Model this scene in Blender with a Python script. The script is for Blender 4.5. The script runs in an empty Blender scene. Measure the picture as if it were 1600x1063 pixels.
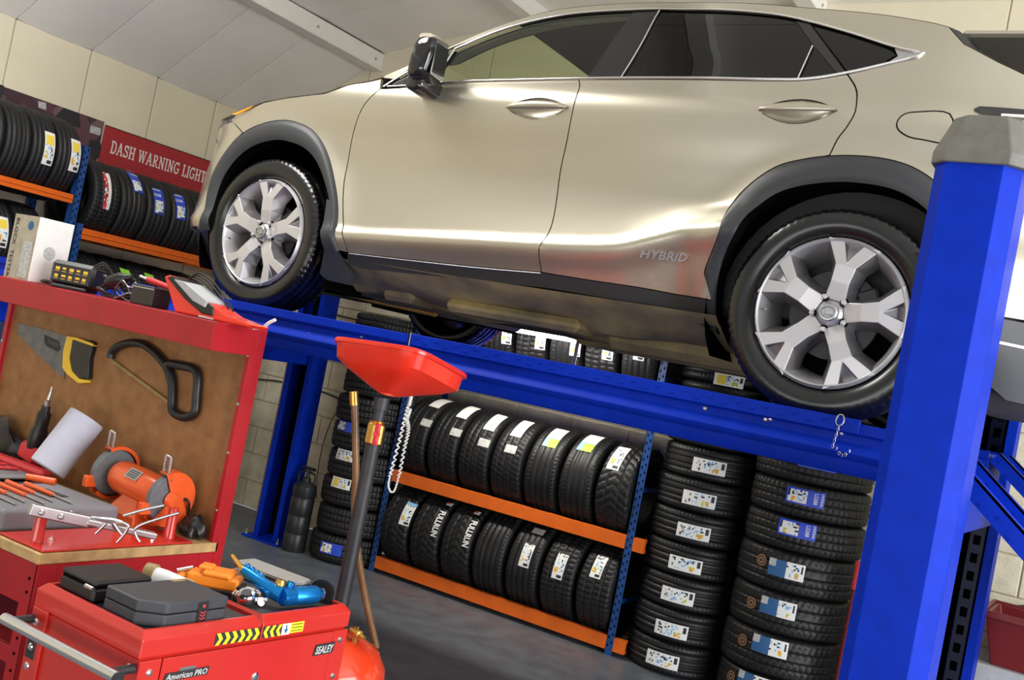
import bpy, bmesh, math, random
import numpy as np
from mathutils import Vector, Matrix
from mathutils.geometry import delaunay_2d_cdt
random.seed(7)
SC = bpy.context.scene
COL = SC.collection
PI = math.pi
# ------------------------------------------------------------------ camera
FPX = 1621.4
CAM = np.array([3.607, -3.458, 1.65])
YAW, PITCH, ROLL = 0.55341, 0.018885, 0.194879
_fw = np.array([-math.sin(YAW)*math.cos(PITCH), math.cos(YAW)*math.cos(PITCH), math.sin(PITCH)])
_r0 = np.array([math.cos(YAW), math.sin(YAW), 0.0]); _u0 = np.cross(_r0, _fw)
_r = math.cos(ROLL)*_r0 + math.sin(ROLL)*_u0
_u = -math.sin(ROLL)*_r0 + math.cos(ROLL)*_u0
cam_data = bpy.data.cameras.new('camera')
cam_data.sensor_width = 36.0; cam_data.lens = FPX/1600*36.0; cam_data.clip_start = 0.05
cam = bpy.data.objects.new('camera', cam_data); COL.objects.link(cam)
cam.matrix_world = Matrix(((_r[0], _u[0], -_fw[0], CAM[0]), (_r[1], _u[1], -_fw[1], CAM[1]), (_r[2], _u[2], -_fw[2], CAM[2]), (0, 0, 0, 1)))
SC.camera = cam
# ------------------------------------------------------------------ light
world = bpy.data.worlds.new('world'); SC.world = world
world.use_nodes = True
_bg = world.node_tree.nodes['Background']
_bg.inputs[0].default_value = (0.80, 0.88, 1.0, 1); _bg.inputs[1].default_value = 0.6
SC.view_settings.view_transform = 'Standard'; SC.view_settings.look = 'None'
SC.view_settings.gamma = 1.0; SC.view_settings.use_curve_mapping = False
SC.view_settings.exposure = 0.0

def area(name, loc, target, sx, sy, power, color=(1, 1, 1)):
    d = bpy.data.lights.new(name, 'AREA'); d.shape = 'RECTANGLE'; d.size = sx; d.size_y = sy
    d.energy = power; d.color = color
    o = bpy.data.objects.new(name, d); COL.objects.link(o); o.location = loc
    o.rotation_euler = (Vector(target)-Vector(loc)).to_track_quat('-Z', 'Y').to_euler()
    return o
# daylight through the roller door in the right-hand wall
area('door_daylight', (7.7, -1.6, 1.9), (0.5, -0.2, 3.0), 4.2, 3.4, 450, (0.97, 0.98, 1.0))
area('yard_ceiling_fill', (2.2, -7.2, 0.7), (-0.6, 0.6, 4.4), 6.0, 1.2, 120, (1.0, 0.97, 0.92))  # fill added low in the front doorway, aimed up to brighten the ceiling

# rooflight panel in the ceiling above the near side of the lift
area('rooflight_daylight', (-0.5, -1.2, 4.12), (-0.5, -1.2, 0.0), 1.8, 1.0, 135, (1.0, 0.98, 0.94))

# ------------------------------------------------------------------ helpers
def ray(px, py):
    return _fw + _r*(px-800)/FPX - _u*(py-531.5)/FPX
def onz(px, py, z):
    d = ray(px, py); return CAM + d*(z-CAM[2])/d[2]
def ony(px, py, y):
    d = ray(px, py); return CAM + d*(y-CAM[1])/d[1]
def onx(px, py, x):
    d = ray(px, py); return CAM + d*(x-CAM[0])/d[0]
def proj(P):
    d = np.asarray(P, float)-CAM; z = d@_fw
    return np.stack([800+FPX*(d@_r)/z, 531.5-FPX*(d@_u)/z], -1)

MATS = {}
def mat(name, col, rough=0.5, metal=0.0, noise=0.0, nscale=30.0, bump=0.0, bscale=80.0, coat=0.0, spec=0.5, emit=None, estr=0.0, dark=None, coords='Object'):
    """principled material with object-space noise variation between col and dark, optional fine bump"""
    m = bpy.data.materials.new(name); m.use_nodes = True; MATS[name] = m
    nt = m.node_tree; b = nt.nodes['Principled BSDF']
    b.inputs['Base Color'].default_value = (*col, 1); b.inputs['Roughness'].default_value = rough
    b.inputs['Metallic'].default_value = metal; b.inputs['Specular IOR Level'].default_value = spec
    b.inputs['Coat Weight'].default_value = coat; b.inputs['Coat Roughness'].default_value = 0.05
    if emit:
        b.inputs['Emission Color'].default_value = (*emit, 1); b.inputs['Emission Strength'].default_value = estr
    tc = nt.nodes.new('ShaderNodeTexCoord')
    if noise > 0:
        n = nt.nodes.new('ShaderNodeTexNoise'); n.inputs['Scale'].default_value = nscale; n.inputs['Detail'].default_value = 5
        nt.links.new(tc.outputs[coords], n.inputs['Vector'])
        mx = nt.nodes.new('ShaderNodeMix'); mx.data_type = 'RGBA'
        mx.inputs['A'].default_value = (*col, 1)
        dk = dark if dark else tuple(c*(1-noise) for c in col)
        mx.inputs['B'].default_value = (*dk, 1)
        rp = nt.nodes.new('ShaderNodeMapRange'); rp.inputs[1].default_value = 0.35; rp.inputs[2].default_value = 0.7
        nt.links.new(n.outputs['Fac'], rp.inputs[0]); nt.links.new(rp.outputs[0], mx.inputs['Factor'])
        nt.links.new(mx.outputs['Result'], b.inputs['Base Color'])
    if bump > 0:
        n2 = nt.nodes.new('ShaderNodeTexNoise'); n2.inputs['Scale'].default_value = bscale; n2.inputs['Detail'].default_value = 4
        nt.links.new(tc.outputs[coords], n2.inputs['Vector'])
        bp = nt.nodes.new('ShaderNodeBump'); bp.inputs['Strength'].default_value = bump; bp.inputs['Distance'].default_value = 0.01
        nt.links.new(n2.outputs['Fac'], bp.inputs['Height']); nt.links.new(bp.outputs['Normal'], b.inputs['Normal'])
    return m

def glass_mat(name, tint, rough=0.0, refl=1.0):
    m = bpy.data.materials.new(name); m.use_nodes = True; MATS[name] = m
    nt = m.node_tree; nt.nodes.remove(nt.nodes['Principled BSDF'])
    out = nt.nodes['Material Output']
    tr = nt.nodes.new('ShaderNodeBsdfTransparent'); tr.inputs[0].default_value = (*tint, 1)
    gl = nt.nodes.new('ShaderNodeBsdfGlossy'); gl.inputs['Roughness'].default_value = rough; gl.inputs[0].default_value = (refl, refl, refl, 1)
    fr = nt.nodes.new('ShaderNodeFresnel'); fr.inputs[0].default_value = 1.5
    ge = nt.nodes.new('ShaderNodeNewGeometry'); mr = nt.nodes.new('ShaderNodeMapRange')   # thin pane: same index from either side
    mr.inputs[3].default_value = 1.5; mr.inputs[4].default_value = 1/1.5
    nt.links.new(ge.outputs['Backfacing'], mr.inputs[0]); nt.links.new(mr.outputs[0], fr.inputs[0])
    mx = nt.nodes.new('ShaderNodeMixShader')
    nt.links.new(fr.outputs[0], mx.inputs[0]); nt.links.new(tr.outputs[0], mx.inputs[1]); nt.links.new(gl.outputs[0], mx.inputs[2])
    nt.links.new(mx.outputs[0], out.inputs[0])
    return m

mat('wall_cream', (0.80, 0.73, 0.55), 0.7, noise=0.10, nscale=1.6, bump=0.05, bscale=60)
mat('wall_block', (0.78, 0.73, 0.55), 0.75, noise=0.22, nscale=9, bump=0.35, bscale=70)
mat('joint', (0.55, 0.50, 0.38), 0.9)
mat('ceiling_board', (0.90, 0.88, 0.82), 0.65, noise=0.08, nscale=2.0)
mat('beam_white', (0.86, 0.85, 0.80), 0.5, noise=0.06, nscale=6)
mat('floor_grey', (0.155, 0.175, 0.205), 0.38, noise=0.35, nscale=7, bump=0.12, bscale=160)
mat('lift_blue', (0.001, 0.026, 0.42), 0.5, noise=0.18, nscale=14, coat=0.0, spec=0.10, bump=0.03, bscale=220)
mat('rack_blue', (0.012, 0.07, 0.27), 0.42, noise=0.15, nscale=20)
mat('rack_orange', (0.80, 0.14, 0.008), 0.42, noise=0.12, nscale=12)
mat('cap_grey', (0.15, 0.145, 0.125), 0.6, noise=0.2, nscale=25)
mat('black_hole', (0.006, 0.006, 0.006), 0.9, spec=0.0)
mat('dark_steel', (0.05, 0.05, 0.055), 0.5, metal=0.6, noise=0.2)
mat('rubber', (0.009, 0.009, 0.010), 0.50, noise=0.25, nscale=40, spec=0.45)
mat('car_rubber', (0.005, 0.005, 0.0055), 0.25, noise=0.2, nscale=30, spec=0.6)
mat('paper_white', (0.88, 0.88, 0.86), 0.55)
mat('paper_grey', (0.62, 0.62, 0.60), 0.6, noise=0.4, nscale=90)
mat('print_black', (0.02, 0.02, 0.025), 0.6)
mat('print_blue', (0.02, 0.07, 0.62), 0.4)
mat('print_cyan', (0.25, 0.52, 0.80), 0.5)
mat('print_orange', (0.85, 0.36, 0.05), 0.5)
mat('print_yellow', (0.90, 0.68, 0.08), 0.5)
mat('print_green', (0.30, 0.62, 0.10), 0.5)
mat('print_lime', (0.38, 0.95, 0.06), 0.5)
mat('print_red', (0.72, 0.04, 0.05), 0.45)
mat('print_navy', (0.03, 0.12, 0.30), 0.5)
mat('print_copper', (0.45, 0.22, 0.10), 0.45, metal=0.4)
mat('sign_red', (0.42, 0.018, 0.03), 0.35)
mat('sign_text', (0.85, 0.83, 0.80), 0.5)
mat('tool_red', (0.42, 0.011, 0.018), 0.38, noise=0.15, nscale=8, coat=0.08, spec=0.35)
mat('cart_red', (0.58, 0.024, 0.016), 0.28, noise=0.08, nscale=6, coat=0.5)
mat('funnel_red', (0.82, 0.030, 0.010), 0.26, noise=0.1, nscale=10, coat=0.3)
mat('tank_red', (0.78, 0.055, 0.012), 0.22, coat=0.6)
mat('brass', (0.72, 0.42, 0.10), 0.32, metal=1.0, noise=0.2)
mat('chrome', (0.78, 0.78, 0.80), 0.16, metal=1.0)
mat('steel', (0.55, 0.55, 0.56), 0.32, metal=1.0, noise=0.2, nscale=20)
mat('white_plastic', (0.82, 0.82, 0.80), 0.35)
mat('amber_hose', (0.22, 0.11, 0.045), 0.25, noise=0.35, nscale=12)
mat('black_plastic', (0.010, 0.010, 0.011), 0.38, noise=0.2)
mat('black_cable', (0.012, 0.012, 0.012), 0.4)
mat('grey_case', (0.045, 0.047, 0.055), 0.5, noise=0.2, nscale=30, bump=0.1, bscale=300)
mat('black_case', (0.022, 0.018, 0.018), 0.4, noise=0.3, nscale=12)
mat('tray_grey', (0.20, 0.20, 0.22), 0.5, noise=0.15, nscale=10)
mat('light_grey_case', (0.36, 0.35, 0.32), 0.5, noise=0.08)
mat('tool_orange', (0.90, 0.26, 0.02), 0.4)
mat('grinder_orange', (0.85, 0.12, 0.025), 0.3, noise=0.15, nscale=10, coat=0.3)
mat('grind_stone', (0.16, 0.17, 0.18), 0.9, noise=0.2, nscale=60)
mat('anodised_blue', (0.01, 0.22, 0.62), 0.22, metal=0.75)
mat('hazard_yellow', (0.95, 0.85, 0.02), 0.4)
mat('hardboard', (0.34, 0.16, 0.055), 0.62, noise=0.45, nscale=18, dark=(0.24, 0.105, 0.034), bump=0.08, bscale=200)
mat('wood_edge', (0.62, 0.40, 0.17), 0.6, noise=0.35, nscale=24)
mat('board_brown', (0.35, 0.24, 0.09), 0.6, noise=0.3)
mat('saw_steel', (0.19, 0.195, 0.21), 0.42, metal=0.7, noise=0.3, nscale=20)
mat('saw_yellow', (0.85, 0.55, 0.03), 0.4)
mat('paper_roll', (0.50, 0.51, 0.60), 0.85, noise=0.1, nscale=14)
mat('carton_white', (0.90, 0.88, 0.84), 0.6, noise=0.06)
mat('carton_side', (0.50, 0.44, 0.33), 0.7, noise=0.25, nscale=30)
mat('rubber_mat', (0.03, 0.03, 0.032), 0.6, noise=0.2)
mat('bin_red', (0.16, 0.007, 0.010), 0.4)
mat('grey_box', (0.45, 0.46, 0.47), 0.5, noise=0.1)
mat('canister', (0.018, 0.02, 0.022), 0.35, noise=0.3, nscale=10)
mat('lamp_glow', (1, 1, 1), 0.5, emit=(1.0, 0.97, 0.9), estr=14)
# car
mat('car_paint', (0.49, 0.452, 0.36), 0.34, metal=0.78, coat=0.9)
mat('car_black_trim', (0.022, 0.023, 0.026), 0.45)
mat('car_gloss_black', (0.006, 0.006, 0.007), 0.08, coat=0.5)
mat('car_cladding', (0.032, 0.034, 0.038), 0.48, bump=0.03, bscale=400)
mat('ladder_steel', (0.035, 0.045, 0.10), 0.5, metal=0.3, noise=0.2)
mat('tail_black', (0.006, 0.006, 0.007), 0.5, spec=0.2)
mat('car_inner', (0.004, 0.004, 0.004), 0.9, spec=0.0)
mat('car_under', (0.34, 0.26, 0.10), 0.8, noise=0.55, nscale=5, dark=(0.12, 0.10, 0.055))
mat('car_under_dark', (0.10, 0.085, 0.055), 0.6, noise=0.4, nscale=8)
mat('car_seat', (0.03, 0.03, 0.032), 0.7)
mat('alloy', (0.56, 0.55, 0.56), 0.36, metal=0.55, coat=0.15)
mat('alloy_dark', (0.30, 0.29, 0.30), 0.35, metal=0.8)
mat('car_chrome', (0.85, 0.85, 0.86), 0.10, metal=1.0)
mat('amber_lamp', (0.95, 0.32, 0.01), 0.2, coat=0.5)
mat('red_lamp', (0.45, 0.01, 0.01), 0.15, coat=0.5)
glass_mat('glass_clear', (0.74, 0.80, 0.64))
glass_mat('glass_tint', (0.03, 0.03, 0.032))
glass_mat('glass_lamp', (0.75, 0.78, 0.8))

def catmull(pts, n=6, closed=False):
    pts = [np.asarray(p, float) for p in pts]; out = []; N = len(pts)
    rng = range(N if closed else N-1)
    for i in rng:
        if closed: p0, p1, p2, p3 = pts[i-1], pts[i], pts[(i+1) % N], pts[(i+2) % N]
        else:
            p1, p2 = pts[i], pts[i+1]
            p0 = pts[i-1] if i > 0 else 2*p1-p2
            p3 = pts[i+2] if i+2 < N else 2*p2-p1
        for k in range(n):
            t = k/n
            out.append(0.5*((2*p1)+(-p0+p2)*t+(2*p0-5*p1+4*p2-p3)*t*t+(-p0+3*p1-3*p2+p3)*t**3))
    if not closed: out.append(pts[-1])
    return out

class MB:
    """collects shapes and links them as ONE mesh object"""
    def __init__(s): s.v = []; s.f = []; s.m = []
    def add(s, vs, fs, mi=0):
        o = len(s.v); s.v += [tuple(float(c) for c in p) for p in vs]
        s.f += [tuple(i+o for i in f) for f in fs]; s.m += [mi]*len(fs); return s
    def box(s, x0, x1, y0, y1, z0, z1, mi=0):
        if x0 > x1: x0, x1 = x1, x0
        if y0 > y1: y0, y1 = y1, y0
        if z0 > z1: z0, z1 = z1, z0
        v = [(x0, y0, z0), (x1, y0, z0), (x1, y1, z0), (x0, y1, z0), (x0, y0, z1), (x1, y0, z1), (x1, y1, z1), (x0, y1, z1)]
        return s.add(v, [(3, 2, 1, 0), (4, 5, 6, 7), (0, 1, 5, 4), (1, 2, 6, 5), (2, 3, 7, 6), (3, 0, 4, 7)], mi)
    def cbox(s, x0, x1, y0, y1, z0, z1, c=0.004, mi=0):
        """box with chamfered edges"""
        x0, x1 = sorted((x0, x1)); y0, y1 = sorted((y0, y1)); z0, z1 = sorted((z0, z1))
        c = min(c, (x1-x0)*.45, (y1-y0)*.45, (z1-z0)*.45)
        bm = bmesh.new(); bmesh.ops.create_cube(bm, size=1)
        for v in bm.verts:
            v.co = Vector(((x0+x1)/2+v.co.x*(x1-x0), (y0+y1)/2+v.co.y*(y1-y0), (z0+z1)/2+v.co.z*(z1-z0)))
        bmesh.ops.bevel(bm, geom=list(bm.edges), offset=c, segments=1, affect='EDGES')
        return s.frombm(bm, mi)
    def rbox(s, center, half, rot=None, c=0.004, mi=0):
        m = MB().cbox(-half[0], half[0], -half[1], half[1], -half[2], half[2], c)
        M = rot if rot is not None else Matrix.Identity(3)
        return s.add([Vector(center)+M@Vector(p) for p in m.v], m.f, mi)
    def frombm(s, bm, mi=0):
        bm.verts.index_update()
        s.add([v.co[:] for v in bm.verts], [[v.index for v in f.verts] for f in bm.faces], mi); bm.free(); return s
    def tube(s, pts, rad, n=10, cap=True, closed=False, mi=0, flat=None):
        pts = [Vector([float(c) for c in p]) for p in pts]; N = len(pts)
        rs = rad if isinstance(rad, (list, tuple)) else [rad]*N
        up = None; rings = []
        for i, p in enumerate(pts):
            a = pts[i-1] if (i > 0 or closed) else p
            b = pts[(i+1) % N] if (i < N-1 or closed) else p
            t = (b-a).normalized()
            if up is None:
                up = Vector((0, 0, 1)) if abs(t.z) < 0.9 else Vector((1, 0, 0))
            e1 = (up-t*up.dot(t)).normalized(); e2 = t.cross(e1); up = e1
            k2 = flat if flat else 1.0
            rings.append([p+e1*math.cos(2*PI*j/n)*rs[i]+e2*math.sin(2*PI*j/n)*rs[i]*k2 for j in range(n)])
        vs = [q for rg in rings for q in rg]; fs = []
        for i in range(N if closed else N-1):
            a, b = i*n, ((i+1) % N)*n
            for j in range(n): fs.append((a+j, a+(j+1) % n, b+(j+1) % n, b+j))
        if cap and not closed:
            fs.append(tuple(range(n-1, -1, -1))); fs.append(tuple(range((N-1)*n, N*n)))
        return s.add(vs, fs, mi)
    def lathe(s, prof, origin=(0, 0, 0), axis=(0, 0, 1), n=32, cap=True, mi=0, a0=0.0, a1=2*PI):
        """prof: (radius, height) pairs revolved about axis"""
        ax = Vector(axis).normalized(); q = Vector((0, 0, 1)).rotation_difference(ax).to_matrix(); o = Vector([float(c) for c in origin])
        full = abs(a1-a0-2*PI) < 1e-6; k = n if full else n+1
        vs = []
        for r, h in prof:
            for j in range(k):
                a = a0+(a1-a0)*j/n
                vs.append(o+q@Vector((r*math.cos(a), r*math.sin(a), h)))
        fs = []
        for i in range(len(prof)-1):
            for j in range(n):
                j2 = (j+1) % k
                fs.append((i*k+j, i*k+j2, (i+1)*k+j2, (i+1)*k+j))
        if cap and full:
            if prof[0][0] > 1e-5: fs.append(tuple(range(k-1, -1, -1)))
            if prof[-1][0] > 1e-5: fs.append(tuple(range((len(prof)-1)*k, len(prof)*k)))
        return s.add(vs, fs, mi)
    def prism(s, poly, fn, d0, d1, mi=0):
        """2-D polygon extruded between depths d0 and d1; fn(a, b, d) gives the 3-D point"""
        n = len(poly); vs = [fn(a, b, d0) for a, b in poly]+[fn(a, b, d1) for a, b in poly]
        fs = [tuple(range(n-1, -1, -1)), tuple(range(n, 2*n))]+[(i, (i+1) % n, n+(i+1) % n, n+i) for i in range(n)]
        return s.add(vs, fs, mi)
    def quad(s, a, b, c, d, mi=0): return s.add([a, b, c, d], [(0, 1, 2, 3)], mi)
    def build(s, name, mats, parent=None, smooth=None, bevel=0.0, world=False, fixn=True, loc=None):
        me = bpy.data.meshes.new(name)
        vs = s.v
        if world and parent is not None:
            inv = root_matrix(parent).inverted(); vs = [(inv@Vector(p))[:] for p in s.v]
        me.from_pydata(vs, [], s.f); 
        ml = mats if isinstance(mats, (list, tuple)) else [mats]
        for k in ml: me.materials.append(MATS[k])
        if len(ml) > 1: me.polygons.foreach_set('material_index', s.m)
        if fixn:
            bm = bmesh.new(); bm.from_mesh(me)
            bmesh.ops.remove_doubles(bm, verts=bm.verts, dist=1e-6)
            bmesh.ops.recalc_face_normals(bm, faces=bm.faces)
            bm.to_mesh(me); bm.free()
        if smooth is not None:
            me.polygons.foreach_set('use_smooth', [True]*len(me.polygons)); me.set_sharp_from_angle(angle=math.radians(smooth))
        me.update()
        o = bpy.data.objects.new(name, me); COL.objects.link(o)
        if parent is not None: o.parent = parent
        if loc is not None: o.location = loc
        if bevel > 0:
            b = o.modifiers.new('bevel', 'BEVEL'); b.width = bevel; b.segments = 2; b.limit_method = 'ANGLE'; b.harden_normals = False
        return o

def root_matrix(o):
    m = o.matrix_basis.copy()
    while o.parent is not None:
        o = o.parent; m = o.matrix_basis @ m
    return m

def thing(name, label, cat, loc=(0, 0, 0), rotz=0.0, group=None):
    o = bpy.data.objects.new(name, None); COL.objects.link(o); o.empty_display_size = 0.1
    o.location = [float(c) for c in loc]; o.rotation_euler = (0, 0, rotz)
    o['label'] = label; o['category'] = cat
    if group: o['group'] = group
    return o
def tag(o, label, cat, group=None):
    o['label'] = label; o['category'] = cat
    if group: o['group'] = group
    return o
def structure(o, label=None):
    o['kind'] = 'structure'
    if label: o['label'] = label
    return o
def copy_tree(o, parent=None):
    c = o.copy(); COL.objects.link(c); c.parent = parent
    for ch in list(o.children): copy_tree(ch, c)
    return c

_tc = {}
def text_mesh(txt, size=1.0, extrude=0.02, bold=0.0, shear=0.0, align='LEFT'):
    """verts, faces of a line of text in its own XY plane (x to the right, y up)"""
    cu = bpy.data.curves.new('lettering', 'FONT'); cu.body = txt; cu.size = size; cu.extrude = extrude; cu.offset = bold; cu.shear = shear
    cu.align_x = align; cu.resolution_u = 2
    o = bpy.data.objects.new('lettering', cu); COL.objects.link(o)
    bpy.context.view_layer.update()
    me = o.evaluated_get(bpy.context.evaluated_depsgraph_get()).to_mesh()
    vs = [v.co[:] for v in me.vertices]; fs = [tuple(p.vertices) for p in me.polygons]
    o.evaluated_get(bpy.context.evaluated_depsgraph_get()).to_mesh_clear()
    bpy.data.objects.remove(o); bpy.data.curves.remove(cu)
    return vs, fs
def text_on(txt, fn, width, height, extrude=0.002, bold=0.0, shear=0.0):
    """MB of lettering fitted to width x height, mapped by fn(x, y, out)"""
    vs, fs = text_mesh(txt, 1.0, 0.5, bold, shear)
    if not vs: return MB()
    x0 = min(v[0] for v in vs); x1 = max(v[0] for v in vs); y0 = min(v[1] for v in vs); y1 = max(v[1] for v in vs)
    kx = width/(x1-x0); ky = height/(y1-y0)
    return MB().add([fn((x-x0)*kx, (y-y0)*ky, (z+0.5)*extrude) for x, y, z in vs], fs)
# ================================================================== the room
XL, YB, XR, YF = -3.15, 3.0, 8.0, -7.5
EAVE, ROOF = 3.25, 4.29
def roof_z(x):
    return float(np.interp(x, [-3.15, -2.2, -2.14, -0.62, 1.3, 8.2], [3.25, 3.86, 3.93, 4.22, 4.29, 4.33]))
fl = MB().box(XL, XR, YF, YB, -0.1, 0.0).build('floor', 'floor_grey'); structure(fl, 'dark grey painted concrete workshop floor')
# left wall: tall boards with recessed joints
wl = MB().box(XL-0.14, XL-0.012, YF, YB, 0, EAVE).build('wall_left', 'joint'); structure(wl, 'cream boarded wall with the warning light sign')
pane = None
y = 3.0
PW = 0.592
k = 0
while y > -3.5:
    y1 = y-0.02 if k else y; 
    y0 = 2.274-PW*k if k == 0 else y-PW
    m = MB().cbox(XL-0.013, XL, y0+0.005, y-0.005, 0.0, EAVE-0.004*(k % 2), 0.004)
    m.build('panel', 'wall_cream', wl); y = y0; k += 1
MB().box(XL-0.013, XL, YF, y, 0, EAVE).build('panel', 'wall_cream', wl)
# back wall: painted blockwork below, boards above
wb = MB().box(XL-0.14, XR+0.1, YB+0.012, YB+0.16, 0, 4.4).build('wall_back', 'joint'); structure(wb, 'cream painted block wall behind the tyre racks')
block = MB().cbox(0.004, 0.446, -0.001, 0.02, 0.004, 0.221, 0.005)
bo = None
for j in range(13):
    for i in range(-1, 19):
        x0 = XL+0.45*i+(0.225 if j % 2 else 0.0)
        if x0 < XL-0.24 or x0 > 4.9 or (x0 < XL-0.01): continue
        if bo is None:
            bo = block.build('block', 'wall_block', wb, loc=(x0, YB, j*0.225)); b = bo
        else:
            b = bo.copy(); COL.objects.link(b); b.location = (x0, YB, j*0.225)
MB().box(5.3, XR, YB, YB+0.02, 0, 2.925).build('plain_face', 'wall_block', wb)
for i in range(10):
    a = XL+1.2*i; b_ = min(a+1.2, XR)
    if a >= XR: break
    MB().cbox(a+0.004, b_-0.004, YB, YB+0.02, 2.93, 3.62, 0.004).build('panel', 'wall_cream', wb)
    MB().cbox(a+0.004-0.3, b_-0.004-0.3, YB, YB+0.02, 3.63, 4.40, 0.004).build('panel', 'wall_cream', wb)
# right and front walls with their door openings
wr = MB().box(XR, XR+0.15, YF, -3.9, 0, 4.4).box(XR, XR+0.15, 0.7, YB, 0, 4.4).box(XR, XR+0.15, -3.9, 0.7, 3.7, 4.4).build('wall_right', 'wall_cream'); structure(wr, 'cream wall with the open roller door')
wf = MB().box(XL-0.14, -1.0, YF-0.15, YF, 0, 4.4).box(5.4, XR, YF-0.15, YF, 0, 4.4).box(-1.0, 5.4, YF-0.15, YF, 3.8, 4.4).build('wall_front', 'wall_cream'); structure(wf, 'cream wall behind the photographer with a wide door')
# ceiling: boards between the purlins
ce = MB()
for a, b in ((-3.3, -2.17), (-2.17, -0.6), (-0.6, 1.42), (1.42, 8.2)):
    za, zb = roof_z(a)+0.06 if a > -3.2 else 3.21, roof_z(b)+0.06
    ce.add([(a, YF-.1, za), (b, YF-.1, zb), (b, YB+.1, zb), (a, YB+.1, za), (a, YF-.1, za+.08), (b, YF-.1, zb+.08), (b, YB+.1, zb+.08), (a, YB+.1, za+.08)],
           [(3, 2, 1, 0), (4, 5, 6, 7), (0, 1, 5, 4), (1, 2, 6, 5), (2, 3, 7, 6), (3, 0, 4, 7)])
ceo = ce.build('ceiling', 'joint'); structure(ceo, 'sloping off-white boarded ceiling')
edges = [3.0, 2.274]+[2.274-PW*i for i in range(1, 11)]+[YF]
for (a, b) in ((-3.15, -2.2), (-2.14, -0.62), (-0.58, 1.3), (1.34, 8.0)):
    for i in range(len(edges)-1):
        y1, y0 = edges[i]-0.003, edges[i+1]+0.003
        za, zb = roof_z(a), roof_z(b)
        n = 6; vs = []; fs = []
        sag = 0.014 if a < -3 else 0.006
        for q in range(n+1):
            yy = y0+(y1-y0)*q/n; s = -sag*math.sin(PI*q/n)*(1 if i % 2 else 0.35)
            vs += [(a, yy, za+s), (b, yy, zb+s), (b, yy, zb+0.02), (a, yy, za+0.02)]
        for q in range(n):
            o = q*4
            for e in range(4): fs.append((o+e, o+(e+1) % 4, o+4+(e+1) % 4, o+4+e))
        fs += [(3, 2, 1, 0), (n*4, n*4+1, n*4+2, n*4+3)]
        MB().add(vs, fs).build('panel', 'ceiling_board', ceo, smooth=30)
for i, xb in enumerate((-2.17, -0.6, 1.42)):
    zt = roof_z(xb)
    p = MB().cbox(xb-0.045, xb+0.045, YF, YB, zt-0.115, zt+0.02, 0.006).cbox(xb-0.06, xb+0.06, YF, YB, zt-0.125, zt-0.11, 0.004)
    o = p.build('trim_%d' % (i+1), 'beam_white'); structure(o, 'white painted ceiling purlin')
    for yy in (2.9, 2.2, 1.15, 1.0):
        MB().lathe([(0.012, 0), (0.012, 0.004), (0.004, 0.007)], (xb+0.045, yy, zt-0.05), (1, 0, 0), 10).build('bolt', 'steel', o)
# rooflight frame in the ceiling
rl_ = MB()
for a in ((-1.45, 0.45, -1.75, -1.70), (-1.45, 0.45, -0.70, -0.65), (-1.45, -1.40, -1.70, -0.70), (0.40, 0.45, -1.70, -0.70), (-0.525, -0.475, -1.70, -0.70)):
    rl_.box(a[0], a[1], a[2], a[3], 4.13, 4.30)
rlo = rl_.build('window_1', 'beam_white'); structure(rlo, 'white framed rooflight in the ceiling')
# tube lamp bracketed to the outer side of the far runway
LX0, LX1, LY, LZ = -0.22, 0.88, 2.03, 1.838
t = thing('fluorescent_light', 'glowing tube lamp fixed behind the far runway under the car', 'light', (0.5, LY, 1.55))
MB().cbox(LX0-0.03, LX1+0.03, LY-0.03, LY+0.03, LZ+0.022, LZ+0.06, 0.006).build('housing', 'beam_white', t, world=True)
MB().tube([(LX0, LY, LZ), (LX1, LY, LZ)], 0.014, 10).build('tube', 'lamp_glow', t, smooth=60, world=True)
for x in (LX0, LX1): MB().cbox(x-0.015, x+0.015, LY-0.018, LY+0.018, LZ-0.02, LZ+0.03).build('lamp_holder', 'white_plastic', t, world=True)
for x in (0.0, 0.72): MB().cbox(x-0.012, x+0.012, 1.943, 1.949, 1.53, LZ+0.05, 0.001).cbox(x-0.012, x+0.012, 1.945, LY, LZ+0.045, LZ+0.051, 0.001).build('bracket', 'steel', t, world=True)
L = area('tube_light', (0.5, LY, LZ-0.018), (0.5, LY+0.25, 0.6), 1.05, 0.05, 19, (1.0, 0.95, 0.82)); L.parent = t; L.location = (-0.17, 0, LZ-0.018-1.55)

# ================================================================== four post lift
LIFT_LABEL = 'blue four post vehicle lift raising the silver car'
lift = thing('vehicle_lift', LIFT_LABEL, 'car lift', (0, 0, 0))
RW_TOP, RW_BOT, LIP = 1.652, 1.50, 1.676
def runway(y0, x0=-2.2, x1=3.06):
    face = y0; inn = y0+0.54
    m = MB()
    # pressed beam section: lip, side web with a rolled ridge, underside, other side
    sec = [(face+0.012, LIP-0.012), (face, LIP-0.016), (face, LIP-0.045), (face+0.010, LIP-0.052), (face+0.012, 1.600), (face+0.004, 1.590), (face-0.010, 1.578),
           (face-0.014, 1.568), (face-0.010, 1.556), (face+0.006, 1.545), (face+0.010, RW_BOT+0.01), (face+0.018, RW_BOT),
           (inn-0.018, RW_BOT), (inn-0.010, RW_BOT+0.01), (inn, 1.56), (inn, LIP-0.012), (inn-0.012, LIP-0.012), (inn-0.012, RW_TOP), (face+0.012, RW_TOP)]
    n = len(sec); vs = [(x0, a, b) for a, b in sec]+[(x1, a, b) for a, b in sec]
    m.add(vs, [(i, (i+1) % n, n+(i+1) % n, n+i) for i in range(n)]+[tuple(range(n-1, -1, -1)), tuple(range(n, 2*n))])
    return m.build('runway', 'lift_blue', lift, smooth=40)
rw1 = runway(-0.13); rw2 = runway(1.40)
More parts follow.
